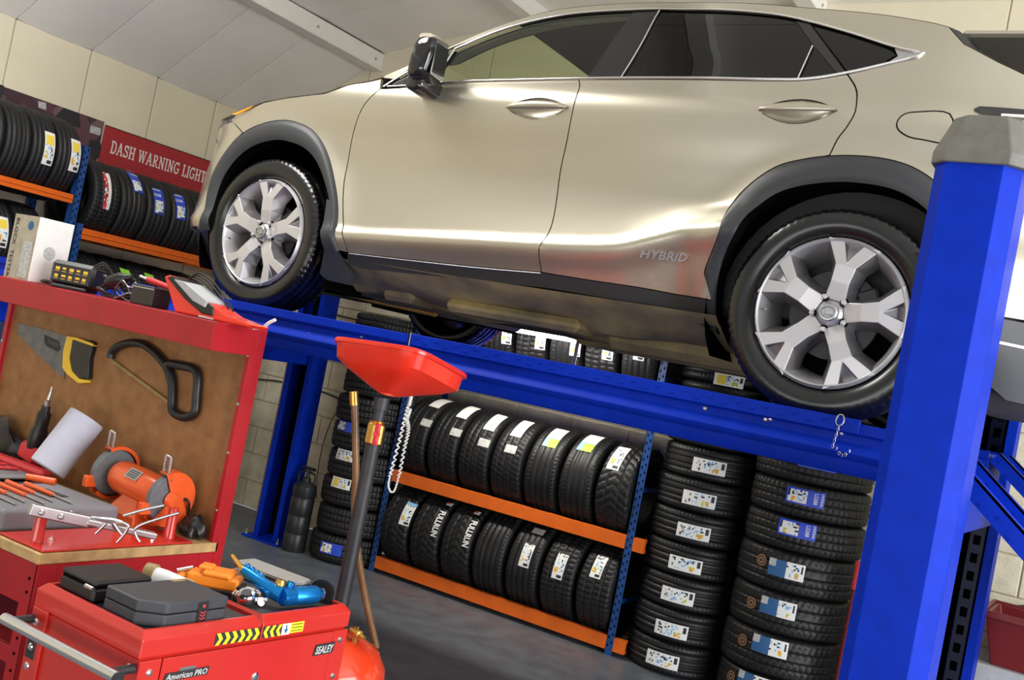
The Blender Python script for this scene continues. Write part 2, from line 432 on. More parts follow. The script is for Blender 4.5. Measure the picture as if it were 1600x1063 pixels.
# diamond plate strip along the near runway, in two lengths
for a, b in ((1.09, 2.86), (-0.15, 1.075)):
    st = MB().cbox(a, b, -0.141, -0.128, LIP-0.046, LIP, 0.002) if a > 1 else MB().cbox(a, b, -0.138, -0.13, LIP-0.04, LIP-0.004, 0.002)
    so = st.build('edge_strip', 'lift_blue', rw1)
    if a > 1:
        d = MB().add([(-0.016, 0, -0.004), (0, -0.003, -0.003), (0.016, 0, 0.006), (0, -0.003, 0.004), (0, 0, -0.005), (0, 0, 0.006)], [(0, 1, 3), (1, 2, 3), (0, 4, 1), (4, 2, 1), (0, 3, 5), (3, 2, 5)])
        first = None
        nn = int((b-a)/0.048)
        for i in range(nn):
            loc = (a+0.03+i*0.048, -0.141, LIP-0.016-(0.014 if i % 2 else 0))
            if first is None: first = d.build('tread_bump', 'lift_blue', rw1, loc=loc)
            else:
                q = first.copy(); COL.objects.link(q); q.location = loc
for px, py in ((480, 522), (565, 515), (1203, 652), (1316, 668), (1195, 655), (1100, 638)):
    p = ony(px, py, -0.128); MB().lathe([(0.008, 0), (0.008, 0.004), (0.004, 0.006)], (p[0], -0.117, min(p[2], 1.625)), (0, -1, 0), 8).build('bolt', 'steel', rw1)
MB().cbox(1.085, 1.09, -0.145, -0.12, LIP-0.05, LIP+0.003, 0.001).build('joint_plate', 'steel', rw1)
# locking pin with ring and chain
cx = ony(1312, 662, -0.145)
MB().tube([(cx[0]+0.012*math.cos(a), -0.148+0.004*math.sin(a), LIP-0.012+0.018*math.sin(a)) for a in np.linspace(0, 2*PI, 14)[:-1]], 0.0025, 6, closed=True).build('pin_ring', 'steel', rw1)
ch = [(cx[0]-0.001*i, -0.150, LIP-0.034-0.009*i) for i in range(8)]+[(cx[0]+0.006+0.010*i, -0.150, 1.575-0.006*i*(4-i)*0.7) for i in range(5)]
for i, c in enumerate(ch):
    e = [(c[0]+(0.0032 if i % 2 else 0.0008)*math.cos(a), c[1]+(0.0008 if i % 2 else 0.0032)*math.cos(a), c[2]+0.006*math.sin(a)) for a in np.linspace(0, 2*PI, 9)[:-1]]
    MB().tube(e, 0.0011, 4, closed=True).build('chain_link', 'steel', rw1)
# near rear post: folded octagonal face
def near_post(x0, x1, yf, yb, ztop):
    sec = [(x0+0.032, yf), (x1-0.042, yf), (x1, yf+0.05), (x1, yb), (x1-0.03, yb), (x1-0.03, yb-0.012), (x1-0.012, yb-0.012), (x1-0.012, yf+0.055), (x1-0.048, yf+0.012), (x0+0.038, yf+0.012),
           (x0+0.012, yf+0.04), (x0+0.012, yb-0.012), (x0+0.03, yb-0.012), (x0+0.03, yb), (x0, yb), (x0, yf+0.036)]
    m = MB().prism(sec, lambda a, b, d: (a, b, d), 0.0, ztop)
    o = m.build('post', 'lift_blue', lift, bevel=0.003)
    mx, my = (x0+x1)/2, (yf+yb)/2
    def ring(x_0, x_1, y_0, y_1, z, c):
        return [(x_0+c, y_0, z), (x_1-c, y_0, z), (x_1, y_0+c, z), (x_1, y_1-c, z), (x_1-c, y_1, z), (x_0+c, y_1, z), (x_0, y_1-c, z), (x_0, y_0+c, z)]
    vs = ring(x0-0.012, x1+0.012, yf-0.012, yb+0.012, ztop-0.03, 0.04)+ring(x0-0.012, x1+0.012, yf-0.012, yb+0.012, ztop+0.004, 0.04)+ring(x0+0.022, x1-0.02, yf+0.02, yb-0.02, ztop+0.105, 0.035)+ring(x0+0.03, x1-0.028, yf+0.028, yb-0.028, ztop+0.112, 0.032)
    fs = [tuple(range(7, -1, -1)), tuple(range(24, 32))]
    for r_ in range(3):
        for i in range(8): fs.append((r_*8+i, r_*8+(i+1) % 8, r_*8+8+(i+1) % 8, r_*8+8+i))
    MB().add(vs, fs).build('post_cap', 'cap_grey', o, bevel=0.004)
    MB().cbox(x0-0.08, x1+0.08, yf-0.06, yb+0.06, 0, 0.015).build('base_plate', 'lift_blue', o)
    return o
near_post(3.002, 3.222, -0.50, -0.27, 2.44)
# far posts: open channels facing the car, with a slotted locking ladder
def channel_post(x0, x1, yf, ztop, ladder=True):
    yb = yf+0.16; t = 0.008
    sec = [(x0, yf), (x0+0.045, yf), (x0+0.045, yf+t), (x0+t, yf+t), (x0+t, yb-t), (x1-t, yb-t), (x1-t, yf+t), (x1-0.045, yf+t), (x1-0.045, yf), (x1, yf), (x1, yb), (x0, yb)]
    o = MB().prism(sec, lambda a, b, d: (a, b, d), 0.0, ztop).build('post', 'lift_blue', lift, bevel=0.002)
    MB().box(x0+t, x1-t, yb-t-0.003, yb-t, 0.02, ztop-.02).build('channel_liner', 'car_inner', o)
    mx = (x0+x1)/2
    if ladder:
        lad = MB().cbox(mx-0.036, mx+0.036, yb-0.035, yb-0.02, 0.05, ztop-0.05, 0.002).build('locking_ladder', 'ladder_steel', o)
        first = None; z = 0.2
        while z < ztop-0.1:
            if first is None: first = MB().cbox(-0.017, 0.017, -0.0375, -0.034, -0.024, 0.024, 0.004).build('ladder_slot', 'black_hole', lad, loc=(mx, yb, z))
            else:
                q = first.copy(); COL.objects.link(q); q.location = (mx, yb, z)
            z += 0.092
        MB().tube([(mx+0.055, yf+0.1, 0.02), (mx+0.055, yf+0.1, ztop-0.02)], 0.006, 6).build('lift_cable', 'steel', o)
    MB().cbox(x0-0.06, x1+0.06, yf-0.06, yb+0.05, 0, 0.015).build('base_plate', 'lift_blue', o)
    for sx in (x0-0.04, x1+0.04):
        MB().lathe([(0.012, 0.015), (0.012, 0.03), (0.006, 0.032), (0.006, 0.055)], (sx, yf-0.03, 0), (0, 0, 1), 8).build('anchor_bolt', 'steel', o)
    return o
channel_post(2.872, 3.075, 2.20, 2.40)
channel_post(-1.80, -1.56, 2.25, 2.40)
# cross beams between the posts, brackets
for x0, x1, y0, y1 in ((3.015, 3.065, -0.27, 2.22), (-1.73, -1.62, -0.29, 2.30)):
    o = MB().cbox(x0, x1, y0, y1, 1.32, 1.495, 0.006).build('cross_beam', 'lift_blue', lift)
    MB().cbox(x0-0.015, x1+0.015, y1-0.12, y1-0.02, 1.44, 1.66, 0.004).build('beam_bracket', 'lift_blue', o)
    MB().cbox(x0-0.005, x1+0.03, y0+0.03, y0+0.16, 1.44, 1.499, 0.004).build('beam_bracket', 'lift_blue', o)
# tilted drive-on ramps at the runway ends, with diamond plate rails
for y0 in (-0.13, 1.40):
    rt = MB(); 
    A = Vector((3.09, 0, 1.655)); B = Vector((3.86, 0, 1.02)) if y0 < 1 else Vector((3.86, 0, 1.05)); dr = (B-A).normalized(); up = Vector((-dr.z, 0, dr.x))
    def slab(a, b, u0, u1, ya, yb):
        return [A+dr*a+up*u0+Vector((0, ya, 0)), A+dr*b+up*u0+Vector((0, ya, 0)), A+dr*b+up*u0+Vector((0, yb, 0)), A+dr*a+up*u0+Vector((0, yb, 0)),
                A+dr*a+up*u1+Vector((0, ya, 0)), A+dr*b+up*u1+Vector((0, ya, 0)), A+dr*b+up*u1+Vector((0, yb, 0)), A+dr*a+up*u1+Vector((0, yb, 0))]
    F6 = [(3, 2, 1, 0), (4, 5, 6, 7), (0, 1, 5, 4), (1, 2, 6, 5), (2, 3, 7, 6), (3, 0, 4, 7)]
    ro = MB().add(slab(0, 1.0, -0.03, -0.022, y0+0.05, y0+0.49), F6).build('ramp', 'lift_blue', lift)
    for ya in (y0+0.03, y0+0.47):
        rl = MB().add(slab(0, 1.0, -0.045, 0.012, ya, ya+0.008), F6).add(slab(0, 1.0, 0.004, 0.012, ya, ya+0.055), F6).build('ramp_rail', 'lift_blue', ro)
        first = None
        for i in range(16):
            p = A+dr*(0.03+i*0.06)+up*(-0.016+0.016*(i % 2)*-1)+Vector((0, ya, 0))
            if first is None:
                ang = math.atan2(dr.z, dr.x)
                dm = [(-0.018, 0, -0.004), (0, -0.003, -0.004), (0.018, 0, 0.008), (0, -0.003, 0.004)]
                rot = [(a*math.cos(ang)-c*math.sin(ang), b, a*math.sin(ang)+c*math.cos(ang)) for a, b, c in dm]
                first = MB().add(rot, [(0, 1, 3), (1, 2, 3), (0, 3, 2), (0, 2, 1)]).build('tread_bump', 'lift_blue', ro, loc=p)
            else:
                q = first.copy(); COL.objects.link(q); q.location = p

# ================================================================== tyres
def tyre_verts(R, w, style, n=216):
    """closed ring about local X; tread grooves are geometry"""
    rin = R-0.105
    prof = []                                  # (t, radius, tread coordinate or None)
    prof += [(-w*0.36, rin, None), (-w*0.47, rin+0.02, None), (-w*0.505, rin+0.052, None), (-w*0.485, R-0.026, None), (-w*0.45, R-0.011, -1.02)]
    cols = 22
    for i in range(cols+1):
        u = -0.98+1.96*i/cols
        prof.append((u*w*0.43, R-0.006*abs(u)**3.2, u))
    prof += [(w*0.45, R-0.011, 1.02), (w*0.485, R-0.026, None), (w*0.505, rin+0.052, None), (w*0.47, rin+0.02, None), (w*0.36, rin, None), (w*0.33, rin+0.012, None), (w*0.40, R-0.03, None), (0, R-0.022, None), (-w*0.40, R-0.03, None), (-w*0.33, rin+0.012, None)]
    grooves = {'rib': (-.62, -.22, .22, .62), 'vee': (-.45, .45), 'block': (-.55, 0.0, .55), 'diag': (-.5, -.05, .42)}[style]
    vs = []
    for (t, r, u) in prof:
        for j in range(n):
            th = 2*PI*j/n; rr = r
            if u is not None:
                d = 0.0
                if any(abs(u-g) < 0.05 for g in grooves): d = 0.007
                if style == 'rib':
                    ph = (j/n*72+0.4*u) % 1
                    if abs(u) > 0.66 and ph < 0.3: d = max(d, 0.005)
                    elif ph < 0.12 and abs(u) > 0.25: d = max(d, 0.002)
                elif style == 'vee':
                    ph = (j/n*36+1.5*abs(u)**0.8) % 1
                    if ph < 0.26 and abs(u) > 0.08: d = max(d, 0.006)
                elif style == 'block':
                    ph = (j/n*54+(0.5 if u > 0 else 0)+0.25*u) % 1
                    if ph < 0.28: d = max(d, 0.005)
                else:
                    ph = (j/n*54+1.1*u) % 1
                    if ph < 0.25 and abs(u) > .12: d = max(d, 0.005)
                rr = r-d
            vs.append((t, -rr*math.cos(th), rr*math.sin(th)))
    P = len(prof); fs = []
    for i in range(P):
        a, b = i*n, ((i+1) % P)*n
        for j in range(n): fs.append((a+j, a+(j+1) % n, b+(j+1) % n, b+j))
    return vs, fs
_tm = {}
ORD = ['first', 'second', 'third', 'fourth', 'fifth', 'sixth', 'seventh', 'eighth', 'ninth', 'tenth', 'eleventh', 'twelfth']
def tyre(center, R, w, style, axis, label, group, rubber='rubber'):
    key = (R, w, style)
    if key not in _tm:
        v, f = tyre_verts(R, w, style); me = bpy.data.meshes.new('tyre'); me.from_pydata(v, [], f); me.materials.append(MATS['rubber'])
        me.polygons.foreach_set('use_smooth', [True]*len(f)); me.set_sharp_from_angle(angle=math.radians(38)); me.update(); _tm[key] = me
    o = bpy.data.objects.new('tyre', _tm[key]); COL.objects.link(o); o.location = [float(c) for c in center]
    if axis == 'y': o.rotation_euler = (0, 0, PI/2)
    elif axis == 'z': o.rotation_euler = (0, -PI/2, 0)
    o['R'] = R; o['w'] = w
    tag(o, label, 'tyre', group)
    return o
def on_tyre(o, px, py):
    """angle and offset at which the line of sight through a pixel meets the tread of tyre o"""
    M = o.matrix_basis.inverted(); c = M@Vector(CAM); d = (M.to_3x3()@Vector(ray(px, py)))
    R = o['R']; a = d.y**2+d.z**2; b = 2*(c.y*d.y+c.z*d.z); q = c.y**2+c.z**2-R*R
    D = b*b-4*a*q
    if D < 0: D = 0
    s = (-b-math.sqrt(D))/(2*a); p = c+d*s
    return math.atan2(p.z, -p.y), max(-o['w']*.36, min(o['w']*.36, p.x))
SM = ['paper_white', 'print_black', 'print_cyan', 'print_orange', 'print_yellow', 'print_blue', 'print_navy', 'print_lime', 'print_red', 'paper_grey', 'print_copper', 'print_green']
def sticker(o, px, py, kind, length, width, skew=0.0, name='sticker'):
    th, tc = on_tyre(o, px, py); R = o['R']; rng = random.Random(int(px*7+py))
    nl, nw = 20, 9
    L = length/R
    def pt(i, j, out=0.0015):
        a = th+L*(i/nl-0.5); t = tc+width*(j/nw-0.5)+skew*(i/nl-0.5)
        rr = R+out-0.006*min(1, abs(t)/(o['w']*.43))**3.2
        return (t, -rr*math.cos(a), rr*math.sin(a))
    m = MB()
    vs = [pt(i, j) for i in range(nl+1) for j in range(nw+1)]
    def cell(i, j):
        f = i/(nl-1); g = j/(nw-1); e = 0
        if kind == 'white': return 0
        if kind == 'grey': return 9
        edge = i in (0, nl-1) or j in (0, nw-1)
        def eu(f):
            if edge and kind not in ('landsail',): return 0
            if 0.05 < f < 0.13: return 1 if g > 0.45 else 0
            if 0.2 < f < 0.42 and g < 0.45: return rng.choice([3, 3, 4, 11, 0])
            if 0.2 < f < 0.7 and g > 0.5: return rng.choice([0, 2, 0, 0, 1])
            if 0.45 < f < 0.7: return rng.choice([0, 0, 2, 0])
            if 0.75 < f < 0.92: return rng.choice([0, 1, 0, 0, 9])
            return 0
        if kind == 'eu': return eu(f)
        if kind == 'head_black': return (1 if f > 0.9 else eu(f))
        if kind == 'head_cyan': return (2 if f > 0.88 else eu(f))
        if kind == 'gold': return (4 if 0.62 < f < 0.93 and not edge else eu(f*1.1))
        if kind == 'landsail': return 5 if (f > 0.52 or edge) else eu(f*1.6)
        if kind == 'landsail_flip': return 5 if (f < 0.45 or edge) else eu((1-f)*1.6)
        if kind == 'navy_flip': return (6 if f > 0.5 else eu(f*1.7)) if not (f > 0.82 and g > .55) else 9
        if kind == 'lime': return 7 if not (j % 2 and 1 < i < nl-2 and rng.random() < .6) else 11
        if kind == 'limehead': return 7 if (f < 0.35 and g > .3) else (2 if f < .4 else 0)
        if kind == 'redwhite': return (0 if g > .6 else (8 if rng.random() < .62 else rng.choice([1, 0])))
        if kind == 'redpaper': return 8 if f > .5 and g < .6 else 0
        if kind == 'disc': return 10
        return 0
    for i in range(nl):
        for j in range(nw):
            a = i*(nw+1)+j; m.f.append((a, a+1, a+nw+2, a+nw+1)); m.m.append(cell(i, j))
    m.v = vs
    used = sorted(set(m.m)); mp = {k: q for q, k in enumerate(used)}; m.m = [mp[k] for k in m.m]
    s = m.build(name, [SM[k] for k in used], o, fixn=False)
    if name == 'sticker': s['label'] = {'white': 'long white paper band', 'grey': 'small grey printed label', 'lime': 'bright green price label', 'landsail': 'blue and white tyre label', 'landsail_flip': 'blue and white tyre label', 'navy_flip': 'navy and white tyre label', 'gold': 'yellow headed tyre label'}.get(kind, 'white printed tyre label')
    return s
def sticker_text(o, px, py, txt, length, height, colr, vertical=True, flip=False, across=False, up=1):
    """lettering running round the tread, letters across it"""
    th, tc = on_tyre(o, px, py); R = o['R']
    sg = -1 if flip else 1
    if across:
        # letters read across the tread; length is then the letter height, height the run of text
        def fa(x, y, out):
            a = th+up*(y-length/2)/R; t = tc+up*(x-height/2); rr = R+0.0022+out-0.006*min(1, abs(t)/(o['w']*.43))**3.2
            return (t, -rr*math.cos(a), rr*math.sin(a))
        return text_on(txt, fa, height, length, 0.0006, 0.01).build('lettering', colr, o, fixn=False)
    def fn(x, y, out):
        a = th+sg*(x-length/2)/R; t = tc-sg*(y-height/2); rr = R+0.0022+out
        return (t, -rr*math.cos(a), rr*math.sin(a))
    return text_on(txt, fn, length, height, 0.0006, 0.035).build('lettering', colr, o, fixn=False)
def sticker_disc(o, px, py, r=0.032):
    th, tc = on_tyre(o, px, py); R = o['R']; m = MB(); vs = []; fs = []; mi = []
    rad = [0.0, .3, .55, .8, 1.0]; n = 20
    for q in rad:
        for j in range(n):
            a = th+r*q*math.cos(2*PI*j/n)/R; t = tc+r*q*math.sin(2*PI*j/n); rr = R+0.0015-0.006*min(1, abs(t)/(o['w']*.43))**3.2
            vs.append((t, -rr*math.cos(a), rr*math.sin(a)))
    for i in range(4):
        for j in range(n): fs.append((i*n+j, i*n+(j+1) % n, i*n+n+(j+1) % n, i*n+n+j)); mi.append([1, 0, 1, 0][i])
    m.v = vs; m.f = fs; m.m = mi
    s = m.build('round_sticker', ['print_copper', 'print_black'], o, fixn=False); s['label'] = 'round copper coloured sticker'

# ------------------------------------------------------------------ back rack
def perforated_upright(root, x, y, z1, w=0.05, d=0.05, facing='y'):
    """angle section upright with a row of punched slots on its front"""
    t = 0.003
    if facing == 'y':
        o = MB().box(x-w/2, x+w/2, y, y+t, 0, z1).box(x-w/2, x-w/2+t, y, y+d, 0, z1).build('upright', 'rack_blue', root)
    else:
        o = MB().box(x-t, x, y-w/2, y+w/2, 0, z1).box(x-d, x, y-w/2, y-w/2+t, 0, z1).build('upright', 'rack_blue', root)
    hole = None; z = 0.06; i = 0
    while z < z1-0.03:
        for s in (-1, 1):
            loc = (x+s*0.011, y, z+(0.02 if s > 0 else 0)) if facing == 'y' else (x, y+s*0.011, z+(0.02 if s > 0 else 0))
            if hole is None:
                hole = (MB().box(-0.004, 0.004, -0.0012, 0.0035, -0.009, 0.009) if facing == 'y' else MB().box(-0.0035, 0.0012, -0.004, 0.004, -0.009, 0.009)).build('punched_slot', 'black_hole', o, loc=loc)
            else:
                q = hole.copy(); COL.objects.link(q); q.location = loc
        z += 0.05; i += 1
    return o
def beam_x(root, x0, x1, y, ztop, h=0.075, depth=0.04, s=1):
    sec = [(0, 0), (0, -h), (depth, -h), (depth, -h+0.02), (depth*0.75, -h+0.02), (depth*0.75, -0.018), (depth, -0.018), (depth, 0)]
    return MB().prism(sec, lambda a, b, d: (d, y+s*a, ztop+b), x0, x1).build('shelf_beam', 'rack_orange', root, bevel=0.002)
RKY = 2.44
rack = thing('tyre_rack', 'blue and orange rack of tyres standing against the back wall behind the lift', 'rack', (0, 0, 0))
for x in (-0.815, 1.07):
    perforated_upright(rack, x, RKY-0.003, 2.3)
    perforated_upright(rack, x, YB-0.08, 2.3)
    for z in (0.3, 1.0, 1.7): MB().box(x-0.02, x-0.017, RKY, YB-0.06, z, z+0.03).build('side_brace', 'rack_blue', rack)
SH = (0.115, 0.735, 1.605)
for z in SH:
    beam_x(rack, -0.79, 1.045, RKY-0.004, z, 0.085)
    beam_x(rack, -0.79, 1.045, YB-0.08, z, 0.085, s=-1)
for z in SH[:2]:
    beam_x(rack, 1.095, 1.17, RKY-0.004, z, 0.085)
TR, TW = 0.305, 0.236
def row_center(z, i, n=7, x0=-0.79, x1=1.045):
    return (x0+(x1-x0)*(i+0.5)/n, RKY+0.245, z+math.sqrt(TR**2-0.19**2))
styl = ['vee', 'vee', 'vee', 'rib', 'rib', 'block', 'block']
lowdesc = ['with a blue headed white label', 'with white FULLRUN lettering, next to the blue labelled one', 'with white FULLRUN lettering, next to the one without label', 'without any label', 'with two white labels', 'with one long white label low on its tread', 'beside the right blue upright']
LOW = []
for i in range(7):
    o = tyre(row_center(SH[0], i), TR, TW, styl[i], 'x', 'black tyre on the bottom shelf %s' % lowdesc[i], 'tyres on the bottom shelf'); LOW.append(o)
sticker(LOW[0], 641, 804, 'head_cyan', 0.17, 0.085)
for i, (px, py) in ((1, (690, 814)), (2, (733, 828))):
    sticker_text(LOW[i], px, py+6, 'FULLRUN', 0.185, 0.050, 'paper_white', flip=True)
    sticker(LOW[i], px+13, py-26, 'redpaper', 0.03, 0.045, name='printed_mark')
sticker(LOW[4], 842, 831, 'grey', 0.05, 0.085); sticker(LOW[4], 823, 866, 'head_black', 0.17, 0.075)
sticker(LOW[5], 875, 883, 'head_black', 0.18, 0.075); sticker(LOW[6], 936, 884, 'head_black', 0.165, 0.075)
MID = []
middesc = ['first from the left', 'second from the left', 'third from the left', 'fourth from the left, beside the green labelled ones', 'with a white and green label, left of its twin', 'with a white and green label, right of its twin', 'with bold V tread beside the right upright']
for i in range(7):
    o = tyre(row_center(SH[1], i), TR, TW, ['diag', 'diag', 'diag', 'diag', 'rib', 'rib', 'vee'][i], 'x', 'black tyre on the middle shelf, ' + middesc[i], 'tyres on the middle shelf'); MID.append(o)
for i, (px, py) in enumerate(((687, 632), (729, 646), (771, 662), (813, 672))):
    sticker(MID[i], px+3, py-4, 'white', 0.19, 0.085); sticker(MID[i], px-15, py+30, 'grey', 0.055, 0.085)
sticker(MID[4], 868, 682, 'limehead', 0.2, 0.10); sticker(MID[5], 923, 690, 'limehead', 0.2, 0.105); sticker(MID[6], 966, 714, 'eu', 0.2, 0.085)
TOPR = []
for i in range(7):
    o = tyre(row_center(SH[2], i), TR, TW, ['rib', 'diag', 'rib', 'block', 'rib', 'block', 'rib'][i], 'x', 'black tyre on the top shelf seen under the car, %s from the left' % ORD[i], 'tyres on the top shelf'); TOPR.append(o)
for i, (px, py) in ((2, (802, 525)), (3, (849, 532)), (4, (903, 542)), (5, (950, 547)), (6, (1000, 547))):
    sticker(TOPR[i], px, py, 'eu', 0.13, 0.075)
# ------------------------------------------------------------------ tyre stacks
def stack(cx, cy, R, zs, w, style, fmt, group):
    out = []
    for k, z in enumerate(zs):
        o = tyre((cx+random.uniform(-.008, .008), cy+random.uniform(-.008, .008), z), R, w[k] if isinstance(w, list) else w, style[k] if isinstance(style, list) else style, 'z', fmt(k, len(zs)), group); out.append(o)
    return out
def ordinal(k): return 'bottom' if k == 0 else ORD[k]
def f1(k, n): return 'narrow black tyre, %s in the tall stack nearest the rack' % ('lowest' if k == 0 else ('topmost' if k == n-1 else ORD[k]+' from the floor'))
W1 = 0.194
S1 = stack(1.395, 2.70, 0.292, [0.10+W1*k for k in range(11)], W1-0.003, 'rib', f1, 'tyres in the left of the two tall stacks')
lab1 = [(1034, 1032), (1048, 985), (1058, 932), (1070, 883), (1083, 832), (1092, 781), (1108, 730)]
for k, (px, py) in enumerate(lab1): sticker(S1[k], px, py, 'eu', 0.20, 0.082, 0.0)
sticker(S1[9], 1136, 612, 'gold', 0.18, 0.07); sticker(S1[10], 1130, 572, 'eu', 0.2, 0.06)
def f2(k, n):
    if k < 4: return 'wide tyre with copper round sticker, %s in the right stack' % ('lowest' if k == 0 else ORD[k]+' from the floor')
    return 'block tread tyre, %s in the right stack beside the blue post' % ('topmost' if k == n-1 else ORD[k]+' from the floor')
W2 = 0.232; W3 = 0.192
z2 = [0.105+W2*k-0.01 for k in range(4)]; zz = z2[-1]+W2/2+W3/2
z2 += [zz+W3*k for k in range(5)]
S2 = stack(2.035, 2.655, 0.333, z2, [W2-0.003]*4+[W3-0.003]*5, ['diag']*4+['block']*5, f2, 'tyres in the right of the two tall stacks')
for k, (px, py, dx, dy) in enumerate(((1176, 1068, 1142, 1057), (1202, 1011, 1160, 1000), (1215, 951, 1174, 942), (1228, 891, 1190, 875))):
    sticker(S2[k], px, py, 'navy_flip', 0.20, 0.092); sticker_disc(S2[k], dx, dy)
for k, (px, py) in ((4, (1245, 828)), (5, (1258, 778)), (6, (1278, 722))):
    sticker(S2[k], px, py, 'landsail_flip', 0.21, 0.088)
    sticker_text(S2[k], px+17, py+3, 'LS288', 0.022, 0.06, 'paper_white', across=True, up=-1)
    sticker_text(S2[k], px+27, py+5, 'LANDSAIL', 0.014, 0.07, 'paper_white', across=True, up=-1)
# ================================================================== the car
HUB = 2.009; YC = 0.8975
car = thing('car', 'silver crossover car raised on the blue lift', 'car', (1.33, YC, 1.652))
def hermite(xs, ys, x):
    if x <= xs[0]: return ys[0]+(x-xs[0])*(ys[1]-ys[0])/(xs[1]-xs[0])
    if x >= xs[-1]: return ys[-1]+(x-xs[-1])*(ys[-1]-ys[-2])/(xs[-1]-xs[-2])
    i = 0
    while x > xs[i+1]: i += 1
    def sl(k):
        if k == 0: return (ys[1]-ys[0])/(xs[1]-xs[0])
        if k == len(xs)-1: return (ys[-1]-ys[-2])/(xs[-1]-xs[-2])
        a = (ys[k]-ys[k-1])/(xs[k]-xs[k-1]); b = (ys[k+1]-ys[k])/(xs[k+1]-xs[k])
        if a*b <= 0: return 0.0
        h0 = xs[k]-xs[k-1]; h1 = xs[k+1]-xs[k]
        return (h0+h1)*3/((2*h1+h0)/a+(h1+2*h0)/b)
    h = xs[i+1]-xs[i]; t = (x-xs[i])/h
    return (2*t**3-3*t*t+1)*ys[i]+(t**3-2*t*t+t)*h*sl(i)+(-2*t**3+3*t*t)*ys[i+1]+(t**3-t*t)*h*sl(i+1)
CX = [-1.5, 0.3, 0.635, 1.2, 1.60, 1.84, 1.99, 2.12, 2.25, 2.6, 3.2]
CZ = [0.018, 0.020, 0.037, 0.072, 0.097, 0.122, 0.168, 0.212, 0.230, 0.235, 0.236]
def inset(s, z):
    zc = hermite(CX, CZ, s)
    ks = [zc-0.30, zc-0.16, zc-0.085, zc-0.018, zc+0.006, zc+0.05, 0.34, 0.46, 0.585, 0.655, 0.70, 0.735, 0.775, 0.95, 1.10, 1.17, 1.23, 1.30]
    iv = [0.125, 0.075, 0.046, 0.010, 0.004, 0.022, 0.046, 0.036, 0.015, 0.010, 0.018, 0.036, 0.062, 0.145, 0.225, 0.275, 0.345, 0.50]
    v = hermite(ks, iv, z)
    for hx, k in ((0.0, 0.030), (2.66, 0.034)):
        rr = math.hypot(s-hx, z)
        v -= k*math.exp(-((rr-0.45)/0.085)**2)*(1 if z > 0 else math.exp(-(z/0.12)**2))
    return v
def surf(s, z, out=0.0):
    yi = inset(s, z)
    if s < -0.30:
        th = min(1.5, (-0.30-s)/1.0*PI/2); a = 0.63-max(0, z-0.25)*0.42; b = 0.93
        x = -0.30-a*math.sin(th); y = b*(1-math.cos(th)); yi *= math.cos(th)
        nx, ny = -math.sin(th), -math.cos(th)
    elif s > 2.78:
        th = min(1.5, (s-2.78)/1.3*PI/2); a = 0.88-max(0, z-0.6)*0.55; b = 0.93
        x = 2.78+a*math.sin(th); y = b*(1-math.cos(th)); yi *= math.cos(th)
        nx, ny = math.sin(th), -math.cos(th)
    else: x, y, nx, ny = s, 0.0, 0.0, -1.0
    y += 0.010*((min(max(s, -.3), 3.1)-1.4)/1.7)**2
    return np.array([x+nx*out, y-0.032+yi+ny*out*0.98, z+HUB])
_sc = {}
def spx(px, py, out=0.0):
    """side-surface coordinates seen at a pixel"""
    key = (px, py, out)
    if key in _sc: return _sc[key]
    g = ony(px, py, 0.02); p = np.array([g[0], g[2]-HUB]); t = np.array([px, py], float)
    for _ in range(14):
        e = proj(surf(p[0], p[1], out))-t
        if abs(e).max() < 0.02: break
        h = 1e-4
        J = np.stack([(proj(surf(p[0]+h, p[1], out))-t-e)/h, (proj(surf(p[0], p[1]+h, out))-t-e)/h], -1)
        try: d = np.linalg.solve(J, e)
        except np.linalg.LinAlgError: break
        m = np.abs(d).max()
        if m > 0.15: d *= 0.15/m
        p = p-d
    _sc[key] = (float(p[0]), float(p[1])); return _sc[key]
def S(*pts, smooth=True, n=5):
    """smooth run of side-surface points given by pixels"""
    q = [spx(*p) for p in pts]
    return [tuple(c) for c in (catmull(q, n) if (smooth and len(q) > 2) else q)]
def densify(poly, step):
    out = []
    for i in range(len(poly)):
        a = np.array(poly[i]); b = np.array(poly[(i+1) % len(poly)]); L = np.linalg.norm(b-a); k = max(1, int(math.ceil(L/step)))
        for j in range(k): out.append(tuple(a+(b-a)*j/k))
    return out
def clean(poly, eps=1e-4):
    out = []
    for p in poly:
        if not out or math.hypot(p[0]-out[-1][0], p[1]-out[-1][1]) > eps: out.append(tuple(p))
    if math.hypot(out[0][0]-out[-1][0], out[0][1]-out[-1][1]) < eps: out.pop()
    return out
def area2(poly): return sum(poly[i-1][0]*poly[i][1]-poly[i][0]*poly[i-1][1] for i in range(len(poly)))
def shrink(poly, g):
    poly = clean(poly)
    if area2(poly) < 0: poly = poly[::-1]
    n = len(poly); out = []
    for i in range(n):
        p0, p1, p2 = map(np.array, (poly[i-1], poly[i], poly[(i+1) % n]))
        a = p1-p0; b = p2-p1; a /= np.linalg.norm(a)+1e-9; b /= np.linalg.norm(b)+1e-9
        n1 = np.array([-a[1], a[0]]); n2 = np.array([-b[1], b[0]]); m = n1+n2; L = np.linalg.norm(m)
        m = m/L if L > 1e-6 else n1
        c = max(0.45, float(m@n1)); out.append(tuple(p1+m*g/c))
    return out
def inside(p, poly):
    x, y = p; r = False; n = len(poly)
    for i in range(n):
        x0, y0 = poly[i-1]; x1, y1 = poly[i]
        if (y0 > y) != (y1 > y) and x < (x1-x0)*(y-y0)/(y1-y0)+x0: r = not r
    return r
